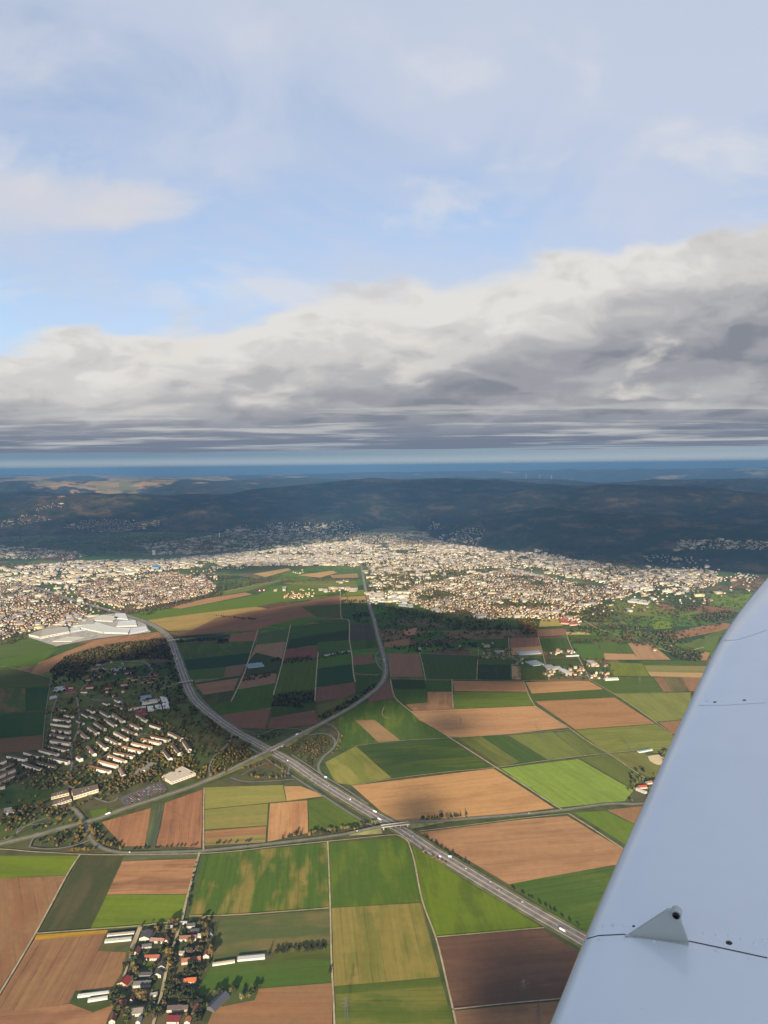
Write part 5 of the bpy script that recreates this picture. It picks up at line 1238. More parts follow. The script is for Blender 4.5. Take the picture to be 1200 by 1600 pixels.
row([(205,1328),(250,1326),(310,1323)],13,['rust','ochre','dark'],'along the country road below the brown fields',(.4,.6),19,1)
row([(330,1321),(400,1316)],6,['dark','rust'],'on the field edge right of the crossroads',(.45,.65),20,2)
row([(440,1312),(455,1309),(475,1305)],5,['dark','conifer'],'beside the tan field on the country road',(.7,1.0),21)
row([(480,1306),(510,1301),(545,1296),(590,1288)],20,['dark','gold','olive','dark','pale','ochre'],'on the road bank left of the motorway bridge',(.6,1.0),22,5)
row([(655,1281),(690,1279),(735,1276)],14,['conifer','dark','dark','gold'],'on the road bank right of the motorway bridge',(.6,.9),23,4)
row([(660,1304),(690,1325),(735,1352)],16,['dark'],'on the right verge of the motorway',(.35,.6),24,2)
row([(660,1333),(680,1345),(700,1352)],6,['gold','ochre'],'on the left verge of the motorway beyond the bridge',(.5,.8),25,2)
row([(795,1385),(860,1422),(905,1448)],12,['dark'],'on the right verge of the motorway near the wing',(.3,.5),26,2)
row([(385,1212),(400,1216),(430,1217),(455,1215)],14,['gold','ochre','dark','gold'],'in the golden row below the junction loop',(.6,.9),27,3)
row([(378,1203),(395,1200),(425,1195),(440,1203),(445,1212)],12,['gold','ochre','orange'],'on the rim of the junction loop',(.6,.9),28,4)
row([(525,1140),(534,1152),(528,1170),(515,1182)],8,['gold','ochre','orange'],'outside the eastern junction loop',(.6,.9),29,4)
row([(330,1208),(345,1204),(330,1214),(360,1206)],8,['gold','ochre','olive'],'west of the junction beside the spur road',(.6,.9),30,5)
row([(140,1290),(148,1310),(165,1322),(190,1328)],14,['gold','ochre','dark','olive'],'on the bank of the curved road at lower left',(.6,1.0),31,6)
row([(128,1285),(130,1300),(136,1312)],7,['gold','ochre','olive'],'on the inner bank of the curved road at lower left',(.6,1.0),32,6)
grove([(60,1315),(100,1306),(130,1300),(120,1320),(90,1324),(60,1325)],9,['rust','ochre','dark','gold'],'inside the lower ramp loop',(.6,.9),33)
grove([(45,1300),(60,1284),(110,1270),(115,1284),(80,1292)],12,['olive','ochre','dark','gold'],'inside the upper ramp loop',(.6,1.0),34)
row([(105,1332),(125,1330),(148,1328)],8,['orange','gold','ochre'],'between the ramp and the farm track',(.6,.8),35,3)
grove([(0,1290),(20,1260),(60,1255),(75,1262),(30,1285)],14,['orange','gold','ochre','dark','olive'],'around the white courtyard building',(.8,1.3),36)
grove([(80,1265),(118,1258),(160,1240),(170,1252),(110,1266)],10,['olive','ochre','pale','dark'],'in front of the school',(.6,1.0),37)
grove([(90,1232),(130,1215),(160,1212),(155,1228),(110,1238)],8,['gold','orange','dark'],'behind the school',(.8,1.2),38)
print('trees', NTREE)
# ---- woods, gardens and hedges: too many to count, merged
ico = bmesh.new(); bmesh.ops.create_icosphere(ico, subdivisions=1, radius=1.0); iv = np.array([tuple(v.co) for v in ico.verts]); ifc = np.array([[v.index for v in f.verts] for f in ico.faces]); ico.free()
lowv = np.array([(0,0,1),(.9,0,.1),(.28,.86,0),(-.73,.53,.1),(-.73,-.53,0),(.28,-.86,.1),(0,0,-.6)],float); lowf = np.array([(0,1,2),(0,2,3),(0,3,4),(0,4,5),(0,5,1),(6,2,1),(6,3,2),(6,4,3),(6,5,4),(6,1,5)])
def wood(name, specs, fine=True):
    bv,bf = (iv,ifc) if fine else (lowv,lowf); VV,FF,CC = [],[],[]; off = 0
    for (poly,dens,keys,r0,r1,hill,seed) in specs:
        r_ = np.random.default_rng(seed); g = [((PH(*p).x,PH(*p).y) if hill else P(*p)) for p in poly]; x0,x1 = min(p[0] for p in g),max(p[0] for p in g); y0,y1 = min(p[1] for p in g),max(p[1] for p in g)
        n = int((x1-x0)*(y1-y0)/1e6*dens); X_ = r_.uniform(x0,x1,n); Y_ = r_.uniform(y0,y1,n); k = inpoly(g,X_,Y_); X_,Y_ = X_[k],Y_[k]
        k = fbm(X_/60,Y_/60,3,seed) > .40 if dens < 6000 else fbm(X_/60,Y_/60,3,seed) > .30; X_,Y_ = X_[k],Y_[k]
        # keep clear of roads
        for rp,clr in CLEAR:
            if len(X_) == 0: break
            m_ = np.ones(len(X_),bool)
            for q in rp: m_ &= (np.abs(X_-q[0])+np.abs(Y_-q[1]) > clr)
            X_,Y_ = X_[m_],Y_[m_]
        n = len(X_)
        if n == 0: continue
        R_ = r_.uniform(r0,r1,n); th = r_.uniform(0,6.28,n); jit = 1+r_.uniform(-.28,.28,(n,len(bv),1)); v_ = bv[None]*jit; c,s_ = np.cos(th)[:,None],np.sin(th)[:,None]
        x = (v_[:,:,0]*c-v_[:,:,1]*s_)*R_[:,None]+X_[:,None]; y = (v_[:,:,0]*s_+v_[:,:,1]*c)*R_[:,None]+Y_[:,None]; zb = hz(X_,Y_)+1.0
        z = v_[:,:,2]*R_[:,None]*1.05+(zb+R_*.95)[:,None]
        VV.append(np.stack([x,y,z],2).reshape(-1,3)); FF.append((bf[None]+off+np.arange(n)[:,None,None]*len(bv)).reshape(-1,3)); off += n*len(bv)
        cc = np.array([alb(LC[q],2.6) for q in keys])[r_.integers(0,len(keys),n)]*r_.uniform(.7,1.25,(n,1)); cc = np.repeat(cc[:,None],len(bv),1)*r_.uniform(.8,1.2,(n,len(bv),1)); CC.append(cc.reshape(-1,3))
    print(name, off//len(bv)); return tag(mesh_obj(name, np.concatenate(VV), np.concatenate(FF), M_leaf, cols=np.concatenate(CC)), kind='stuff')
dk = ['dark','dark','olive','rust','green']; mx = ['olive','dark','green','ochre','rust','gold']
CLEAR = [(g_a5[::2],34),(g_sp[::2],26),(gs[::2],12)]
EST = [(o.location.x,o.location.y) for o in scene.objects if o.parent is None and o.get('category') in ('apartment block','building','house','barn','greenhouse','hall')]
CLEAR.append((EST,13))
wood('woodland', [
 ([V(310,150),V(800,100),V(1100,120),V(1090,540),V(990,620),V(1010,1090),V(100,1090),V(160,800),V(300,560)],5500,['dark','green','olive','dark','rust'],1.6,3.6,0,90),
 ([(105,1012+14),(170,1008),(262,998),(268,1010),(275,1030),(255,1030),(225,1030),(175,1034),(140,1042),(125,1060),(85,1058),(78,1048)],9000,['dark','olive','dark','rust','olive'],4,7,0,1),
 ([(80,1060),(140,1050),(230,1040),(275,1035),(290,1075),(300,1100),(330,1125),(355,1160),(320,1190),(300,1160),(240,1110),(160,1090),(80,1110)],2200,dk,3,6,0,2),
 ([(70,1110),(200,1100),(300,1150),(310,1200),(250,1225),(150,1235),(60,1235),(0,1215),(0,1190),(70,1180)],5200,dk+['olive','ochre','rust','ochre'],3,5.5,0,3),
 ([(265,1015),(278,1040),(295,1090),(320,1115),(350,1140),(392,1165),(380,1172),(340,1150),(300,1110),(270,1060),(258,1020)],5000,['dark','olive','rust'],3,5,0,4),
 ([(428,1088),(493,1079),(492,1096),(470,1106),(424,1104)],11000,['dark','dark','rust','olive'],3,5,0,5),
 ([(385,1158),(425,1146),(470,1146),(478,1152),(436,1168),(424,1170)],5500,['rust','dark','ochre'],2,3.5,0,6),
 ([(450,1170),(500,1150),(518,1152),(512,1172),(496,1185),(488,1200)],9000,['rust','dark','rust','ochre'],2,4,0,7),
 ([(330,1190),(360,1165),(400,1175),(420,1180),(350,1205),(332,1210)],8000,['dark','olive','rust','ochre','gold'],2,4.5,0,8),
 ([(400,1204),(425,1197),(436,1206),(430,1214),(396,1214)],3500,['rust','ochre','gold'],2,3.5,0,9),
 ([(330,1175),(355,1160),(362,1150),(345,1190)],5000,mx,3,5,0,10),
 ([(505,1126),(545,1105),(580,1084),(592,1072),(586,1066),(560,1086),(520,1108),(498,1120)],7000,['dark','dark','rust'],2.5,4.5,0,11),
 ([(200,1250),(255,1228),(318,1212),(322,1216),(250,1240),(205,1258)],2500,['ochre','orange','gold','olive'],2,3.5,0,12),
 ([(285,1200),(305,1205),(325,1195),(322,1215),(308,1218),(290,1208)],5000,['gold','olive','dark','ochre'],3,5,0,13),
 ([(240,1185),(262,1165),(290,1180),(300,1200),(270,1205),(245,1205)],5500,['gold','rust','olive','dark','olive'],3,5,0,14),
 ([(160,1230),(200,1215),(215,1195),(240,1190),(235,1215),(190,1240),(165,1245)],6000,['ochre','rust','olive','dark','olive'],3,5,0,15),
 ([(0,1240),(30,1235),(70,1222),(90,1228),(50,1250),(0,1262)],1200,['dark','olive'],3,5,0,16),
 ([(0,1200),(70,1185),(110,1205),(95,1235),(60,1210),(0,1232)],5500,['dark','dark','olive'],3,5.5,0,17),
 ([(385,1056),(405,1053),(432,1048),(434,1056),(400,1062),(378,1066)],7000,['dark','olive'],2.5,4.5,0,18),
 ([(415,1032),(438,1028),(437,1036),(425,1040)],5000,['dark','rust'],2.5,4.5,0,19),
 ([(440,1030),(496,1024),(549,1017),(549,1022),(500,1031),(442,1038)],4500,['dark','olive'],2.5,4.5,0,20),
 ([(340,1007),(355,1006),(357,1000),(342,1000)],7000,['dark'],3,5,0,21),
 ([(272,1003),(330,996),(345,996),(345,1000),(280,1007)],4500,['dark'],2,3.5,0,22),
 ([(335,961),(400,967),(400,970),(338,964)],5000,['dark'],2,3.5,0,23),
 ([(395,1205+300),(396,1506),(397,1507)],10,['dark'],2,3,0,24),
 ([(700,1106),(706,1108),(664,1107)],10,['dark'],2,3,0,25),
 ([(832,1100),(840,1100),(856,1114),(850,1116)],5000,['dark','olive'],2,3,0,26),
 ([(782,1203),(788,1203),(868,1256),(862,1258)],2500,['olive','dark','rust'],1.2,2.2,0,27),
 ([(985,1205),(1000,1200),(1040,1215),(1030,1245),(1000,1258),(980,1250),(985,1225)],3500,['dark','olive','ochre'],3,5,0,28),
 ([(1030,1172),(1060,1165),(1070,1200),(1040,1200)],5000,['dark','olive'],3,5,0,29),
 ([(610,1030-22),(655,1003),(700,996),(745,1000),(745,1016),(655,1020),(612,1016)],2500,['dark','olive','green'],3,5,0,30),

 ([(300,1222),(392,1186),(398,1190),(345,1218),(300,1234)],4500,['ochre','olive','dark','gold'],2,4,0,91),
 ([(200,1256),(300,1222),(300,1226),(200,1260)],4000,['ochre','olive','dark'],1.5,3,0,92),
 ([(0,1310),(60,1295),(115,1280),(118,1286),(60,1302),(0,1318)],2500,['olive','dark','ochre'],2,4,0,93),
 ([(0,1275),(30,1262),(80,1262),(118,1262),(110,1270),(60,1280),(20,1300),(0,1300)],6500,['olive','rust','dark','ochre'],2.5,5,0,94),
 ([(92,1304),(118,1292),(132,1300),(138,1316),(90,1326),(60,1322)],6000,['olive','rust','dark','ochre'],2,4,0,95),
 ([(138,1282),(145,1300),(160,1320),(195,1326),(195,1322),(165,1310),(152,1290)],6000,['olive','gold','dark','ochre'],2.5,4.5,0,96),
 ([(470,1308),(520,1298),(596,1286),(600,1291),(520,1304),(475,1310)],7000,['dark','olive','dark','gold'],2.5,4.5,0,97),
 ([(655,1282),(735,1274),(735,1277),(655,1286)],6000,['dark','olive','dark','gold'],2,4,0,98),
], True)
far = ['dark','olive','green','ochre','rust']
wood('garden_trees', [
 ([(590,950),(640,950),(700,962),(760,972),(800,985),(840,985),(842,996),(790,998),(740,1000),(690,995),(600,1005),(592,985)],1000,['dark','olive','dark','green'],4,7,0,51),
 ([(690,958),(760,966),(800,966),(835,972),(836,988),(790,992),(740,985),(690,978),(600,955),(590,945),(640,945)],1300,['dark','olive','olive','ochre'],4,8,0,52),
 ([(810,970),(838,974),(838,990),(815,990)],9000,['gold','ochre','rust'],5,8,0,53),
 ([(0,905),(60,915),(130,955),(60,985),(0,1005)],2300,far,4,7,0,54),
 ([(125,905),(330,900),(337,920),(215,952),(117,932)],2300,far,4,7,0,55),
 ([(0,1000),(40,985),(40,1000),(0,1012)],3000,['rust','olive','dark'],4,7,0,56),
 ([(50,915),(150,902),(330,885),(400,866),(400,876),(300,895),(60,918)],900,far,4,7,0,57),
 ([(60,920),(175,952),(205,955),(240,948),(330,928),(338,915),(345,918),(340,930),(230,962),(170,960),(60,928)],4500,['dark','olive','rust'],4,7,0,58),
 ([(280,893),(330,898),(400,905),(440,898),(430,908),(345,925),(340,905)],1600,far,4,8,0,59),
 ([(360,868),(560,850),(760,857),(830,865),(900,900),(800,890),(640,895),(560,884),(400,884)],1500,far,4,8,0,60),
 ([(575,885),(700,892),(800,888),(700,905),(640,922),(575,925)],4200,['olive','green','ochre','pale','dark'],4,8,0,61),
 ([(640,918),(800,888),(900,912),(1000,925),(925,945),(905,975),(770,968),(640,942)],2500,far,4,7,0,62),
 ([(830,862),(1110,893),(1130,905),(1100,930),(1000,932),(880,895)],1800,far,4,8,0,63),
 ([(925,945),(1000,935),(1100,930),(1180,900),(1200,905),(1150,960),(1100,1000),(1060,1010),(960,1000),(900,985),(905,970)],1000,far,4,8,0,64),
 ([(905,970),(925,945),(945,945),(960,960),(940,972)],5000,['dark','olive'],4,7,0,65),
 ([(1000,990),(1060,985),(1060,1000),(1050,1012),(1010,1015),(960,1005),(950,996)],3500,far,4,7,0,66),
 ([(1030,1005),(1060,1012),(1100,1020),(1095,1036),(1055,1030)],7000,['dark','olive'],4,7,0,67),
 ([(1055,950),(1085,944),(1100,950),(1070,956)],7000,['dark','olive'],4,7,0,68),
 ([(1080,962),(1140,955),(1150,965),(1090,972)],7000,['dark','olive'],4,7,0,69),
 ([(890,985),(960,975),(1010,985),(1000,992),(890,992)],2500,far,4,7,0,70),
 ([(890,998),(960,1000),(985,1006),(960,1003),(890,1006)],3500,far,3,6,0,71),
 ([(740,1016),(800,1014),(804,1028),(745,1032)],3500,['dark','olive'],3,5,0,72),
 ([(852,1018),(905,1014),(908,1024),(856,1026)],2600,['dark','olive'],3,5,0,73),
 ([(845,1040),(920,1040),(925,1062),(855,1062)],1500,['dark','olive'],3,5,0,74),
 ([(908,1028),(950,1030),(965,1062),(925,1066),(912,1045)],3000,['dark','olive','rust'],3,5,0,75),
 ([(534,920),(540,922),(575,962),(585,975),(560,975),(545,945)],900,['dark','olive'],3,6,0,76),
 ([(533,938),(577,938),(577,942),(533,943)],5000,['dark'],3,5,0,77),
 ([(550,962),(583,955),(588,972),(556,975)],4500,['dark','olive'],3,6,0,78),
 ([(-100,862),(100,862),(360,862),(560,842),(600,838),(560,832),(330,832),(100,830),(-100,840)],900,['dark','olive','dark'],5,9,1,79),
 ([(-100,880),(100,882),(200,876),(100,890),(-100,895)],2500,['dark','olive','rust'],4,8,0,80),
 ([(480,880),(520,876),(520,882),(485,886)],6000,['dark'],4,7,0,81),
 ([(560,855),(640,852),(760,856),(740,845),(640,838),(570,836)],1000,['dark','olive'],4,8,1,82),
 ([(420,895),(470,905),(560,905),(560,912),(440,912)],1200,far,3,6,0,83),
 ([(205,955),(230,948),(350,925),(350,930),(240,955)],4000,['dark','olive'],3,6,0,84),

 ([(640,930),(760,895),(860,905),(990,925),(900,950),(780,950)],1200,['olive','dark','rust','green'],5,9,0,85),
 ([(400,872),(560,858),(760,862),(880,885),(740,878),(560,874)],500,['olive','dark','green'],5,9,0,86),
 ([(-60,850),(200,840),(560,838),(560,846),(300,862),(-60,880)],700,['dark','olive'],5,10,0,87),
], False)
# ------------------------------------------------------------------ bridges
def bridge(label, g, zf, centre, half_len, wd, zt, piers=2):
    c = np.array(P(*centre)); P_ = np.array(g); k = int(np.argmin(np.linalg.norm(P_-c,axis=1))); d = P_[min(k+1,len(P_)-1)]-P_[max(k-1,0)]; an = math.atan2(d[1],d[0]); zt = ZR+zt
    e = tag(empty('road_bridge',(P_[k][0],P_[k][1],0),an), label, 'bridge'); ht = zf[k]
    v_,f_ = cbox(-half_len,half_len,-wd/2,wd/2,zt+ht-1.6,zt+ht-.08); cobj('deck', v_, f_, M_wall, e, A((206,196,176)))
    for s_ in (-1,1):
        y0 = s_*wd/2; v_,f_ = cbox(-half_len-6,half_len+6,min(y0,y0+s_*.5),max(y0,y0+s_*.5),zt+ht-1.7,zt+ht+1.1); cobj('parapet', v_, f_, M_wall, e, A((226,218,198)))
        v_,f_ = cbox(s_*half_len-1.5 if s_<0 else half_len-1.5, s_*half_len+1.5 if s_<0 else half_len+1.5, -wd/2-.2, wd/2+.2, -1, zt+ht-1.65); cobj('abutment', v_, f_, M_wall, e, A((210,198,176)))
    for x_ in ([0] if piers == 1 else [-half_len*.42,0,half_len*.42]):
        v_,f_ = cbox(x_-.6,x_+.6,-wd*.35,wd*.35,-1,zt+ht-1.7); cobj('pier', v_, f_, M_wall, e, A((190,180,162)))
bridge('long concrete bridge carrying the spur road over the motorway', g_sp, zf_sp, (430,1172), 30, 19.5, .15)
bridge('concrete bridge carrying the country road over the motorway', gs, zf_s, (618,1294), 34, 12, .25)
bridge('narrow bridge over the motorway at the edge of the estate', go, zo, (288,1068), 30, 9, .3)
bridge('narrow bridge over the motorway below the factory', go2, zo2, (270,1002), 30, 8, .3)
# ------------------------------------------------------------------ vehicles
M_car = vc_mat('car_paint', .3, .05, 1, .5); M_tyre = mat('rubber', (.02,.02,.02), .9)
def loftbox(secs):
    """secs: list of (x, halfwidth, z0, z1)"""
    v_ = []; f_ = []
    for x,hw,z0,z1 in secs: v_ += [(x,-hw,z0),(x,hw,z0),(x,hw*.9,z1),(x,-hw*.9,z1)]
    for i in range(len(secs)-1): f_ += [(4*i+k,4*i+(k+1)%4,4*i+4+(k+1)%4,4*i+4+k) for k in range(4)]
    f_ += [(0,1,2,3),tuple(4*(len(secs)-1)+k for k in (3,2,1,0))]; return v_,f_
def make_car(c, van=False):
    e = empty('van' if van else 'car')
    if van: b = [(-2.6,.95,.4,2.3),(1.4,.95,.4,2.3),(2.1,.95,.4,1.4),(2.7,.85,.4,1.1)]; cb = [(1.35,.86,1.4,2.0),(2.05,.80,1.35,1.5)]
    else: b = [(-2.1,.8,.4,.95),(-1.9,.9,.3,1.0),(.9,.9,.3,1.0),(2.0,.85,.3,.85),(2.2,.7,.4,.7)]; cb = [(-1.8,.78,.95,1.05),(-1.1,.74,.95,1.5),(.3,.74,.95,1.5),(1.1,.78,.95,1.02)]
    v_,f_ = loftbox(b); cobj('body', v_, f_, M_car, e, c); v_,f_ = loftbox(cb); mesh_obj('windows', v_, f_, M_glass, e)
    v_,f_ = cbox(-1.0,.25,-.66,.66,1.48,1.56) if not van else cbox(-2.5,1.3,-.85,.85,2.28,2.34); cobj('roof_panel', v_, f_, M_car, e, c)
    for x_ in (-1.35,1.35):
        for s_ in (-1,1):
            v_ = [(x_+.33*math.cos(a),s_*y,.33+.33*math.sin(a)) for y in (.70,.92) for a in np.arange(10)*PI/5]; f_ = [(k,(k+1)%10,10+(k+1)%10,10+k) for k in range(10)]+[tuple(range(10)),tuple(19-k for k in range(10))]
            mesh_obj('wheel', v_, f_, M_tyre, e)
    return e
def make_truck(c):
    e = empty('lorry'); v_,f_ = cbox(-8,4.6,-1.25,1.25,1.1,4.0); cobj('trailer', v_, f_, M_car, e, c); v_,f_ = loftbox([(5.0,1.2,.6,3.5),(6.6,1.2,.6,3.5),(7.2,1.15,.6,2.2)]); cobj('cab', v_, f_, M_car, e, A((200,200,200)))
    for x_ in (-6.5,-5.2,-3.9,3.6,6.2):
        v_ = [(x_+.5*math.cos(a),y,.5+.5*math.sin(a)) for y in (-1.2,1.2) for a in np.arange(10)*PI/5]; f_ = [(k,(k+1)%10,10+(k+1)%10,10+k) for k in range(10)]+[tuple(range(10)),tuple(19-k for k in range(10))]; mesh_obj('wheel', v_, f_, M_tyre, e)
    return e
CC_ = [('white',(.75,.75,.75)),('silver',(.45,.46,.48)),('black',(.03,.03,.035)),('dark blue',(.04,.06,.14)),('red',(.35,.05,.04)),('grey',(.16,.16,.17))]
carp = {n_:make_car(c_) for n_,c_ in CC_}; vanp = make_car((.8,.8,.8),True); trp = make_truck((.8,.8,.78)); first = set()
def putv(pr, x,y,z,an, label, cat, group):
    if pr.name in first: o = copy_tree(pr)
    else: first.add(pr.name); o = pr
    o.location = (x,y,z); o.rotation_euler = (0,0,an); tag(o, label, cat, group); return o
rv_ = random.Random(5)
def traffic(g, n, offs, zb, where, s0=0, s1=1, zf=None, trucks=.1):
    P_ = np.array(g); seg = np.concatenate([[0],np.cumsum(np.linalg.norm(np.diff(P_,axis=0),axis=1))])
    for i in range(n):
        s_ = (s0+(s1-s0)*(i+rv_.uniform(.1,.9))/n)*seg[-1]; x = np.interp(s_,seg,P_[:,0]); y = np.interp(s_,seg,P_[:,1]); x2 = np.interp(s_+5,seg,P_[:,0]); y2 = np.interp(s_+5,seg,P_[:,1]); an = math.atan2(y2-y,x2-x); of = rv_.choice(offs)
        zz = zb+(0 if zf is None else float(np.interp(s_,seg,zf))); px_,py_ = x-math.sin(an)*of, y+math.cos(an)*of; an2 = an if of < 0 else an+PI; r = rv_.random()
        if r < trucks: putv(trp,px_,py_,zz,an2,'white box lorry driving '+where,'lorry','lorries '+where)
        elif r < trucks+.12: putv(vanp,px_,py_,zz,an2,'white van driving '+where,'van','vans '+where)
        else:
            n_ = rv_.choice(['white','white','silver','black','dark blue','red','grey','white']); putv(carp[n_],px_,py_,zz,an2,n_+' car driving '+where,'car',n_+' cars '+where)
i0 = .62
traffic(g_a5, 46, (-11.5,-7.9,-4.3,4.3,7.9,11.5), ZR+.08, 'on the motorway right of the junction', .55, 1.0, trucks=.14)
traffic(g_a5, 24, (-11.5,-7.9,-4.3,4.3,7.9,11.5), ZR+.08, 'on the motorway curve left of the junction', .15, .55, trucks=.14)
traffic(g_sp, 14, (-6.6,-3.2,3.2,6.6), ZR+.2, 'on the spur road to the city', .05, .6, zf_sp)
traffic(g_sp, 6, (-3,3), ZR+.2, 'on the spur road west of the junction', .6, .95, zf_sp)
traffic(gs, 5, (-2,2), ZR+.3, 'on the country road', .1, .8, zf_s, 0)
# parked cars: nine slanting rows beside the supermarket
rows_ = 9; A0,A1 = P(188,1250),P(247,1222); B0,B1 = P(202,1260),P(262,1234)
for r_ in range(rows_):
    f = (r_+.5)/rows_; a_ = (A0[0]+(B0[0]-A0[0])*f, A0[1]+(B0[1]-A0[1])*f); b_ = (A1[0]+(B1[0]-A1[0])*f, A1[1]+(B1[1]-A1[1])*f); an = math.atan2(b_[1]-a_[1],b_[0]-a_[0]); L_ = math.dist(a_,b_)
    nc = 19
    for k in range(nc):
        if rv_.random() < .18: continue
        t_ = (k+.5)/nc; n_ = rv_.choice(['red','black','grey','silver','dark blue','black','grey','red']); putv(carp[n_], a_[0]+(b_[0]-a_[0])*t_, a_[1]+(b_[1]-a_[1])*t_, gz(*a_)+.02, an+PI/2, n_+' car parked in the rows beside the supermarket','car',n_+' cars parked beside the supermarket')
# vans beside the village street
for i,(cx_,cy_) in enumerate([(555,800),(545,885)]): x,y = P(*V(cx_,cy_)); putv(vanp,x,y,gz(x,y),1.2+i,['white van parked beside the southern village street','white van parked furthest south by the village street'][i],'van',None)
# ------------------------------------------------------------------ pylons
def bar(p,q,r):
    p,q = Vector(p),Vector(q); d = (q-p).normalized(); u_ = d.cross(Vector((.3,.9,.2))).normalized()*r; w_ = d.cross(u_).normalized()*r
    return [tuple(p+u_),tuple(p+w_),tuple(p-u_),tuple(p-w_),tuple(q+u_),tuple(q+w_),tuple(q-u_),tuple(q-w_)], [(k,(k+1)%4,4+(k+1)%4,4+k) for k in range(4)]
pyl = None
M_pyl = mat('weathered_steel', (.07,.072,.072), .8, .2)
def pylon(px,py,h_,label):
    global pyl
    x,y = P(px,py)
    if pyl is None:
        e = empty('electricity_pylon'); parts = []; H_ = 45
        def w_(z): return 3.2*(1-z/H_)+.5
        for sx in (-1,1):
            for sy in (-1,1): parts.append(bar((sx*w_(0),sy*w_(0),0),(sx*w_(H_),sy*w_(H_),H_),.13))
        zz = [0,7,13,19,24,29,33,37,41]
        for a_,b_ in zip(zz,zz[1:]):
            for s_ in (-1,1):
                parts += [bar((-w_(a_),s_*w_(a_),a_),(w_(b_),s_*w_(b_),b_),.07),bar((w_(a_),s_*w_(a_),a_),(-w_(b_),s_*w_(b_),b_),.07),bar((s_*w_(a_),-w_(a_),a_),(s_*w_(b_),w_(b_),b_),.07),bar((s_*w_(a_),w_(a_),a_),(s_*w_(b_),-w_(b_),b_),.07)]
        mesh_obj('lattice_mast', *join(parts), M_pyl, e)
        for z_,l_ in ((26,9),(33,12),(40,8)):
            ps = []
            for s_ in (-1,1): ps += [bar((0,s_*.6,z_),(l_,0,z_+.6),.11),bar((0,s_*.6,z_),(-l_,0,z_+.6),.11),bar((0,s_*.3,z_+2.2),(l_,0,z_+.6),.09),bar((0,s_*.3,z_+2.2),(-l_,0,z_+.6),.09)]
            mesh_obj('cross_arm', *join(ps), M_pyl, e)
        pyl = e; o = e
    else: o = copy_tree(pyl)
    o.location = (x,y,gz(x,y)-.3); o.scale = (h_/45,)*3; o.rotation_euler = (0,0,.35); tag(o, label, 'pylon', 'steel electricity pylons across the fields')
for a_ in [(818,1566,45,'lattice pylon standing in the dark shaded soil field at lower right'),(541,1594,45,'lattice pylon at the bottom edge in the olive field'),(841,1600,45,'lattice pylon in the soil strip at the bottom beside the wing'),(845,1151,38,'pylon on the light olive field above the bright lime field'),
           (986,1173,38,'pylon on the long olive field near the wing'),(999,1071,42,'pylon on the green field below the lime rectangle'),(720,1133,30,'pylon in the tan field right of the diagonal track'),(62,1003,40,'pylon in the lit green field left of the factory'),(216,1009,40,'pylon on the brown field between wood and motorway'),
           (674,1043,36,'pylon in the shaded dark green rectangle'),(499,1040,34,'pylon beside the field track in the shaded plain'),(822,1010,34,'pylon on the brown square field'),(1018,985,40,'pylon in the allotments near the railway')]: pylon(*a_)
# ------------------------------------------------------------------ motorway sign gantries
M_sign = mat('sign_back', (.24,.33,.42), .5, .4)
for px,py,an,lb in [(703,1342,-.9,'blue white motorway sign on two posts at the right verge beyond the bridge'),(509,1217,-.9,'blue white motorway sign on two posts beside the eastern ramp'),(404,1152,-.9,'small blue motorway sign above the junction in the shade')]:
    x,y = P(px,py); e = tag(empty('road_sign',(x,y,gz(x,y)),an+.6), lb, 'road sign'); s_ = .7 if py < 1180 else 1.0
    v_,f_ = cbox(-4.5*s_,4.5*s_,-.12,.12,4*s_,9*s_); mesh_obj('sign_panel', v_, f_, M_sign, e)
    v_,f_ = cbox(-4.7*s_,4.7*s_,-.16,-.121,8.8*s_,9.1*s_); mesh_obj('panel_edge', v_, f_, M_line, e)
    for k in (-3,3): v_,f_ = cbox(k*s_-.15,k*s_+.15,.13,.4,-1,8.8*s_); mesh_obj('post', v_, f_, M_metal, e)
# ------------------------------------------------------------------ aircraft wing
white = mat('wing_paint', (.66,.68,.71), .22, .5, 0, 1.0)
t = NT(white.node_tree)
oc = t.new('ShaderNodeTexCoord').outputs['Object']
wn = t.noise(oc, 5.0, 4, .6); wn2 = t.noise(oc, 60.0, 3, .6)
t.put(bsdf(white).inputs['Base Color'], t.mix(t.ss(wn,.3,.75,0,.35), (.65,.685,.73,1), (.57,.605,.65,1)))
gr = t.noise(t.vm('MULTIPLY', oc, (1,1,1)), 95.0, 5, .7); gcol = t.mix(t.ss(wn,.3,.75,0,.35), (.65,.685,.73,1), (.57,.605,.65,1)); t.put(bsdf(white).inputs['Base Color'], t.mix(t.m('MULTIPLY', t.ss(gr,.64,.74), t.ss(wn,.45,.65,.1,.5)), gcol, (.30,.32,.34,1)))
t.put(bsdf(white).inputs['Roughness'], t.m('ADD', t.m('MULTIPLY', wn2, .12), .30))
bmp = t.new('ShaderNodeBump'); bmp.inputs['Strength'].default_value = .22; bmp.inputs['Distance'].default_value = .004
t.put(bmp.inputs['Height'], t.noise(oc, 3.5, 3, .5)); t.put(bsdf(white).inputs['Normal'], bmp.outputs[0])
seam_m = mat('dark_seam', (.05,.055,.06), .7); rivet_m = white
plate_m = mat('bracket_aluminium', (.42,.44,.44), .5, .5, .25); screw_m = mat('dark_steel', (.05,.05,.055), .3, .5, .8)
sdir = Vector((.52,.853,.115)).normalized(); cdir = Vector((.853,-.52,0)).normalized(); ndir = cdir.cross(sdir).normalized()
if ndir.z < 0: ndir = -ndir
d0 = ray(862,1600); Q = CAM + d0*(1.02/-d0.z)
def wab(px,py):
    d = ray(px,py); t_ = (Q-CAM).dot(ndir)/d.dot(ndir); p = CAM+d*t_-Q
    return p.dot(sdir), p.dot(cdir)
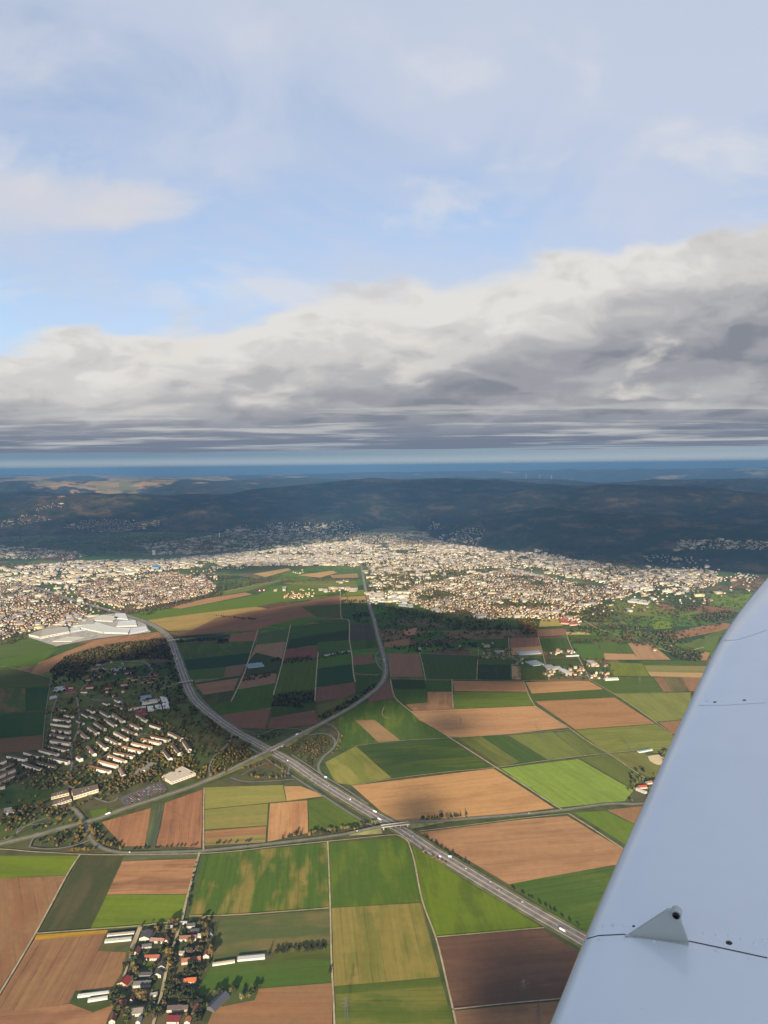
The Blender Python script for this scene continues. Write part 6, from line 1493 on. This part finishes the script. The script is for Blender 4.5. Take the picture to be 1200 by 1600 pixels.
outl = [(862,1600),(916,1462),(964,1350),(1003,1265),(1042,1176),(1077,1100),(1103,1045),(1123,1005),(1143,975),(1165,945),(1190,915),(1212,890),(1250,855)]
st_ = [wab(*p) for p in outl]
k0 = (st_[3][1]-st_[0][1])/(st_[3][0]-st_[0][0])
st_ = [(-.7, st_[0][1]-k0*.7+0.0)]+st_
# resample stations finely
sa = np.array([s[0] for s in st_]); sb = np.array([s[1] for s in st_])
aa = np.concatenate([np.linspace(sa[0], sa[8], 40), np.linspace(sa[8], sa[-1], 24)[1:]])
bb = np.interp(aa, sa, sb); kk = np.ones(5)/5; bs = np.convolve(np.pad(bb,2,mode='reflect',reflect_type='odd'), kk, 'valid'); bb = bs
bb = np.convolve(np.pad(bb,(3,3),mode='edge'), np.ones(7)/7, 'valid') if False else bb
CH = 1.6
xs = [0,.0006,.0025,.006,.011,.018,.028,.042,.06,.085,.12,.17,.24,.34,.46,.60,.75,.9,1.0]
def prof(X): return 5*.13*CH*(.2969*math.sqrt(X)-.126*X-.3516*X*X+.2843*X**3-.1036*X**4)
def wing_rows(lo, hi):
    rows = []
    for a,b in zip(aa,bb):
        if a < lo-1e-6 or a > hi+1e-6: continue
        tip = max(0.0, (a-sa[8])/(sa[-1]-sa[8])); th = math.sqrt(max(0.02,1-tip**2.2)); row = []
        base = Q + sdir*a + cdir*b
        pts = [(X, prof(X)) for X in reversed(xs)] + [(X,-.45*prof(X)) for X in xs[1:-1]]
        for X,z in pts: row.append(base + cdir*(X*CH) + ndir*(z*th))
        rows.append(row)
    return rows
def loft(name, rows, mt, parent, cap=False):
    vs = [p for r in rows for p in r]; n = len(rows[0]); fs = []
    for i in range(len(rows)-1):
        for j in range(n):
            k = (j+1)%n; fs.append((i*n+j, i*n+k, (i+1)*n+k, (i+1)*n+j))
    if cap: fs.append(tuple(range(n))); fs.append(tuple((len(rows)-1)*n+j for j in reversed(range(n))))
    o = mesh_obj(name, [tuple(p-Q) for p in vs], fs, mt, parent, True)
    bm = bmesh.new(); bm.from_mesh(o.data); bmesh.ops.recalc_face_normals(bm, faces=bm.faces); bm.to_mesh(o.data); bm.free()
    return o
wing = empty('aircraft_wing', Q)
tag(wing, 'white riveted aircraft wing with rounded leading edge at the right edge of the view', 'wing')
skin = loft('wing_skin', wing_rows(-9, sa[8]), white, wing)
tipo = loft('wing_tip', wing_rows(sa[8], 99), white, wing)
bms = bmesh.new()
for o in (skin, tipo): bms.from_mesh(o.data)
bvh = BVHTree.FromBMesh(bms)
def hit(px,py):
    d = ray(px,py).normalized(); h = bvh.ray_cast(CAM-Q, d); return (h[0], h[1]) if h[0] is not None else None
def chordline(pxs, width, name, mt, lift=.0006):
    pts = []
    for k in range(len(pxs)-1):
        for q in range(14):
            f_ = q/14; pts.append((pxs[k][0]*(1-f_)+pxs[k+1][0]*f_, pxs[k][1]*(1-f_)+pxs[k+1][1]*f_))
    pts.append(pxs[-1]); vs = []; fs = []; hs = [h for h in (hit(*p) for p in pts) if h]
    for i,(p,n) in enumerate(hs):
        q = hs[min(i+1,len(hs)-1)][0]-hs[max(i-1,0)][0]; side = n.cross(q).normalized()*width/2
        n = n if n.dot(-(p+Q-CAM)) > 0 else -n
        vs += [p+side+n*lift, p-side+n*lift]
    fs = [(2*i,2*i+1,2*i+3,2*i+2) for i in range(len(hs)-1)]
    return mesh_obj(name, [tuple(v) for v in vs], fs, mt, wing)
chordline([(917,1467),(935,1462),(975,1460),(1030,1464),(1078,1471),(1130,1482),(1199,1497)], .0026, 'panel_seam', seam_m)
soft_seam = mat('lapped_edge', (.50,.55,.62), .6)
chordline([(1126,1001),(1150,1000),(1175,993),(1199,984)], .003, 'lapped_joint', soft_seam)
chordline([(1090,1102),(1130,1102),(1199,1098)], .0022, 'lapped_joint', soft_seam)
def dome(r, h):
    vs = [(0,0,h)]; fs = []; 
    for ri,zz in ((.6,.75),(1.0,0.0)):
        for k in range(10): a = k*PI/5; vs.append((math.cos(a)*r*ri, math.sin(a)*r*ri, h*zz))
    for k in range(10):
        j = (k+1)%10; fs += [(0,1+k,1+j),(1+k,11+k,11+j,1+j)]
    return vs, fs
dv, df = dome(.0045,.0016); rv_mesh = None
def rivet(px,py,mt,name,scale=1.0):
    global rv_mesh
    h = hit(px,py)
    if not h: return
    if rv_mesh is None:
        o = mesh_obj(name, dv, df, mt, wing, True); rv_mesh = o
    else: o = rv_mesh.copy(); o.name = name; COL.objects.link(o); o.parent = wing
    if mt is not rivet_m: o.data = rv_mesh.data.copy(); o.data.materials.clear(); o.data.materials.append(mt)
    n = h[1] if h[1].z > 0 else -h[1]
    o.location = h[0]; o.rotation_euler = n.to_track_quat('Z','Y').to_euler(); o.scale = (scale,)*3
for x,y in [(930,1451),(943,1447),(958,1446),(976,1446),(1100,1458),(1120,1461),(1159,1468),(1180,1474),(1197,1479),(936,1468),(1120,1486),(1172,1499),(978,1467),(1022,1470)]:
    rivet(x,y,rivet_m,'rivet',1.0)
for x,y in [(1092,1096),(1104,1096),(1130,1096),(1145,1095),(1180,1092),(1195,1091),(1103,1102),(1150,1100),(1170,1098)]:
    rivet(x,y,rivet_m,'rivet',.7)
for k in range(6): rivet(1134+k*12, 994-k*2.5, rivet_m,'rivet',.7)
for k in range(9): rivet(1088+k*14, 1085-k*.6, rivet_m,'rivet',.6)
for x,y in [(1140,1462),(1215-22,1470),(1070,1461)]: rivet(x,y,rivet_m,'rivet',.9)
rivet(1139,1473,screw_m,'access_screw',1.35); rivet(990,1447,screw_m,'access_screw',.7)
rivet(1117,1097,screw_m,'access_screw',1.3); rivet(1163,1094,screw_m,'access_screw',1.3)
# triangular vane standing on the skin
br = hit(977,1461)[0]; bl = hit(1076,1471)[0]
dd = (bl-br); nn = ndir
top_dir = ray(1052,1420); planeN = dd.cross(nn).normalized()
tt = (br-(CAM-Q)).dot(planeN)/top_dir.dot(planeN); tp = (CAM-Q)+top_dir*tt
th = planeN*.0035
rad = 0.0
tri = [br-nn*.004, bl-nn*.004, bl+(tp-bl)*.12, tp+(bl-tp)*.10+dd.normalized()*.006, tp, tp-dd.normalized()*.008+(br-tp)*.04]
vs = [p-th for p in tri]+[p+th for p in tri]; n = len(tri)
fs = [tuple(range(n)), tuple(range(2*n-1,n-1,-1))]+[(i,(i+1)%n,n+(i+1)%n,n+i) for i in range(n)]
vane = mesh_obj('bracket', [tuple(v) for v in vs], fs, plate_m, wing)
# foot flange
f2 = [br+nn*.001-planeN*.0, bl+nn*.001, bl+planeN*.012+nn*.001, br+planeN*.006+nn*.001]
mesh_obj('bracket_foot', [tuple(v) for v in f2]+[tuple(v+nn*.002) for v in f2], [(0,1,2,3),(4,5,6,7),(0,1,5,4),(1,2,6,5),(2,3,7,6),(3,0,4,7)], plate_m, wing)
def disc(name, c, axis, r, h, mt, par):
    q = axis.to_track_quat('Z','Y'); vs = []; N_ = 16
    for zz,rr in ((-h/2,r),(h/2,r),(h/2,r*.7),(h*.15,r*.6)):
        for k in range(N_): a = 2*PI*k/N_; vs.append(q@Vector((math.cos(a)*rr, math.sin(a)*rr, zz))+c)
    fs = [(i*N_+k, i*N_+(k+1)%N_, (i+1)*N_+(k+1)%N_, (i+1)*N_+k) for i in range(3) for k in range(N_)]
    fs += [tuple(reversed(range(N_))), tuple(3*N_+k for k in range(N_))]
    return mesh_obj(name, [tuple(v) for v in vs], fs, mt, par)
hx = ray(1057,1426); tq = (br-(CAM-Q)).dot(planeN)/hx.dot(planeN); hp = (CAM-Q)+hx*tq
sgn = 1 if planeN.dot(-hx) > 0 else -1
disc('bracket_collar', hp, planeN, .0095, .016, plate_m, vane)
disc('screw', hp+planeN*sgn*.004, planeN, .0065, .013, screw_m, vane)
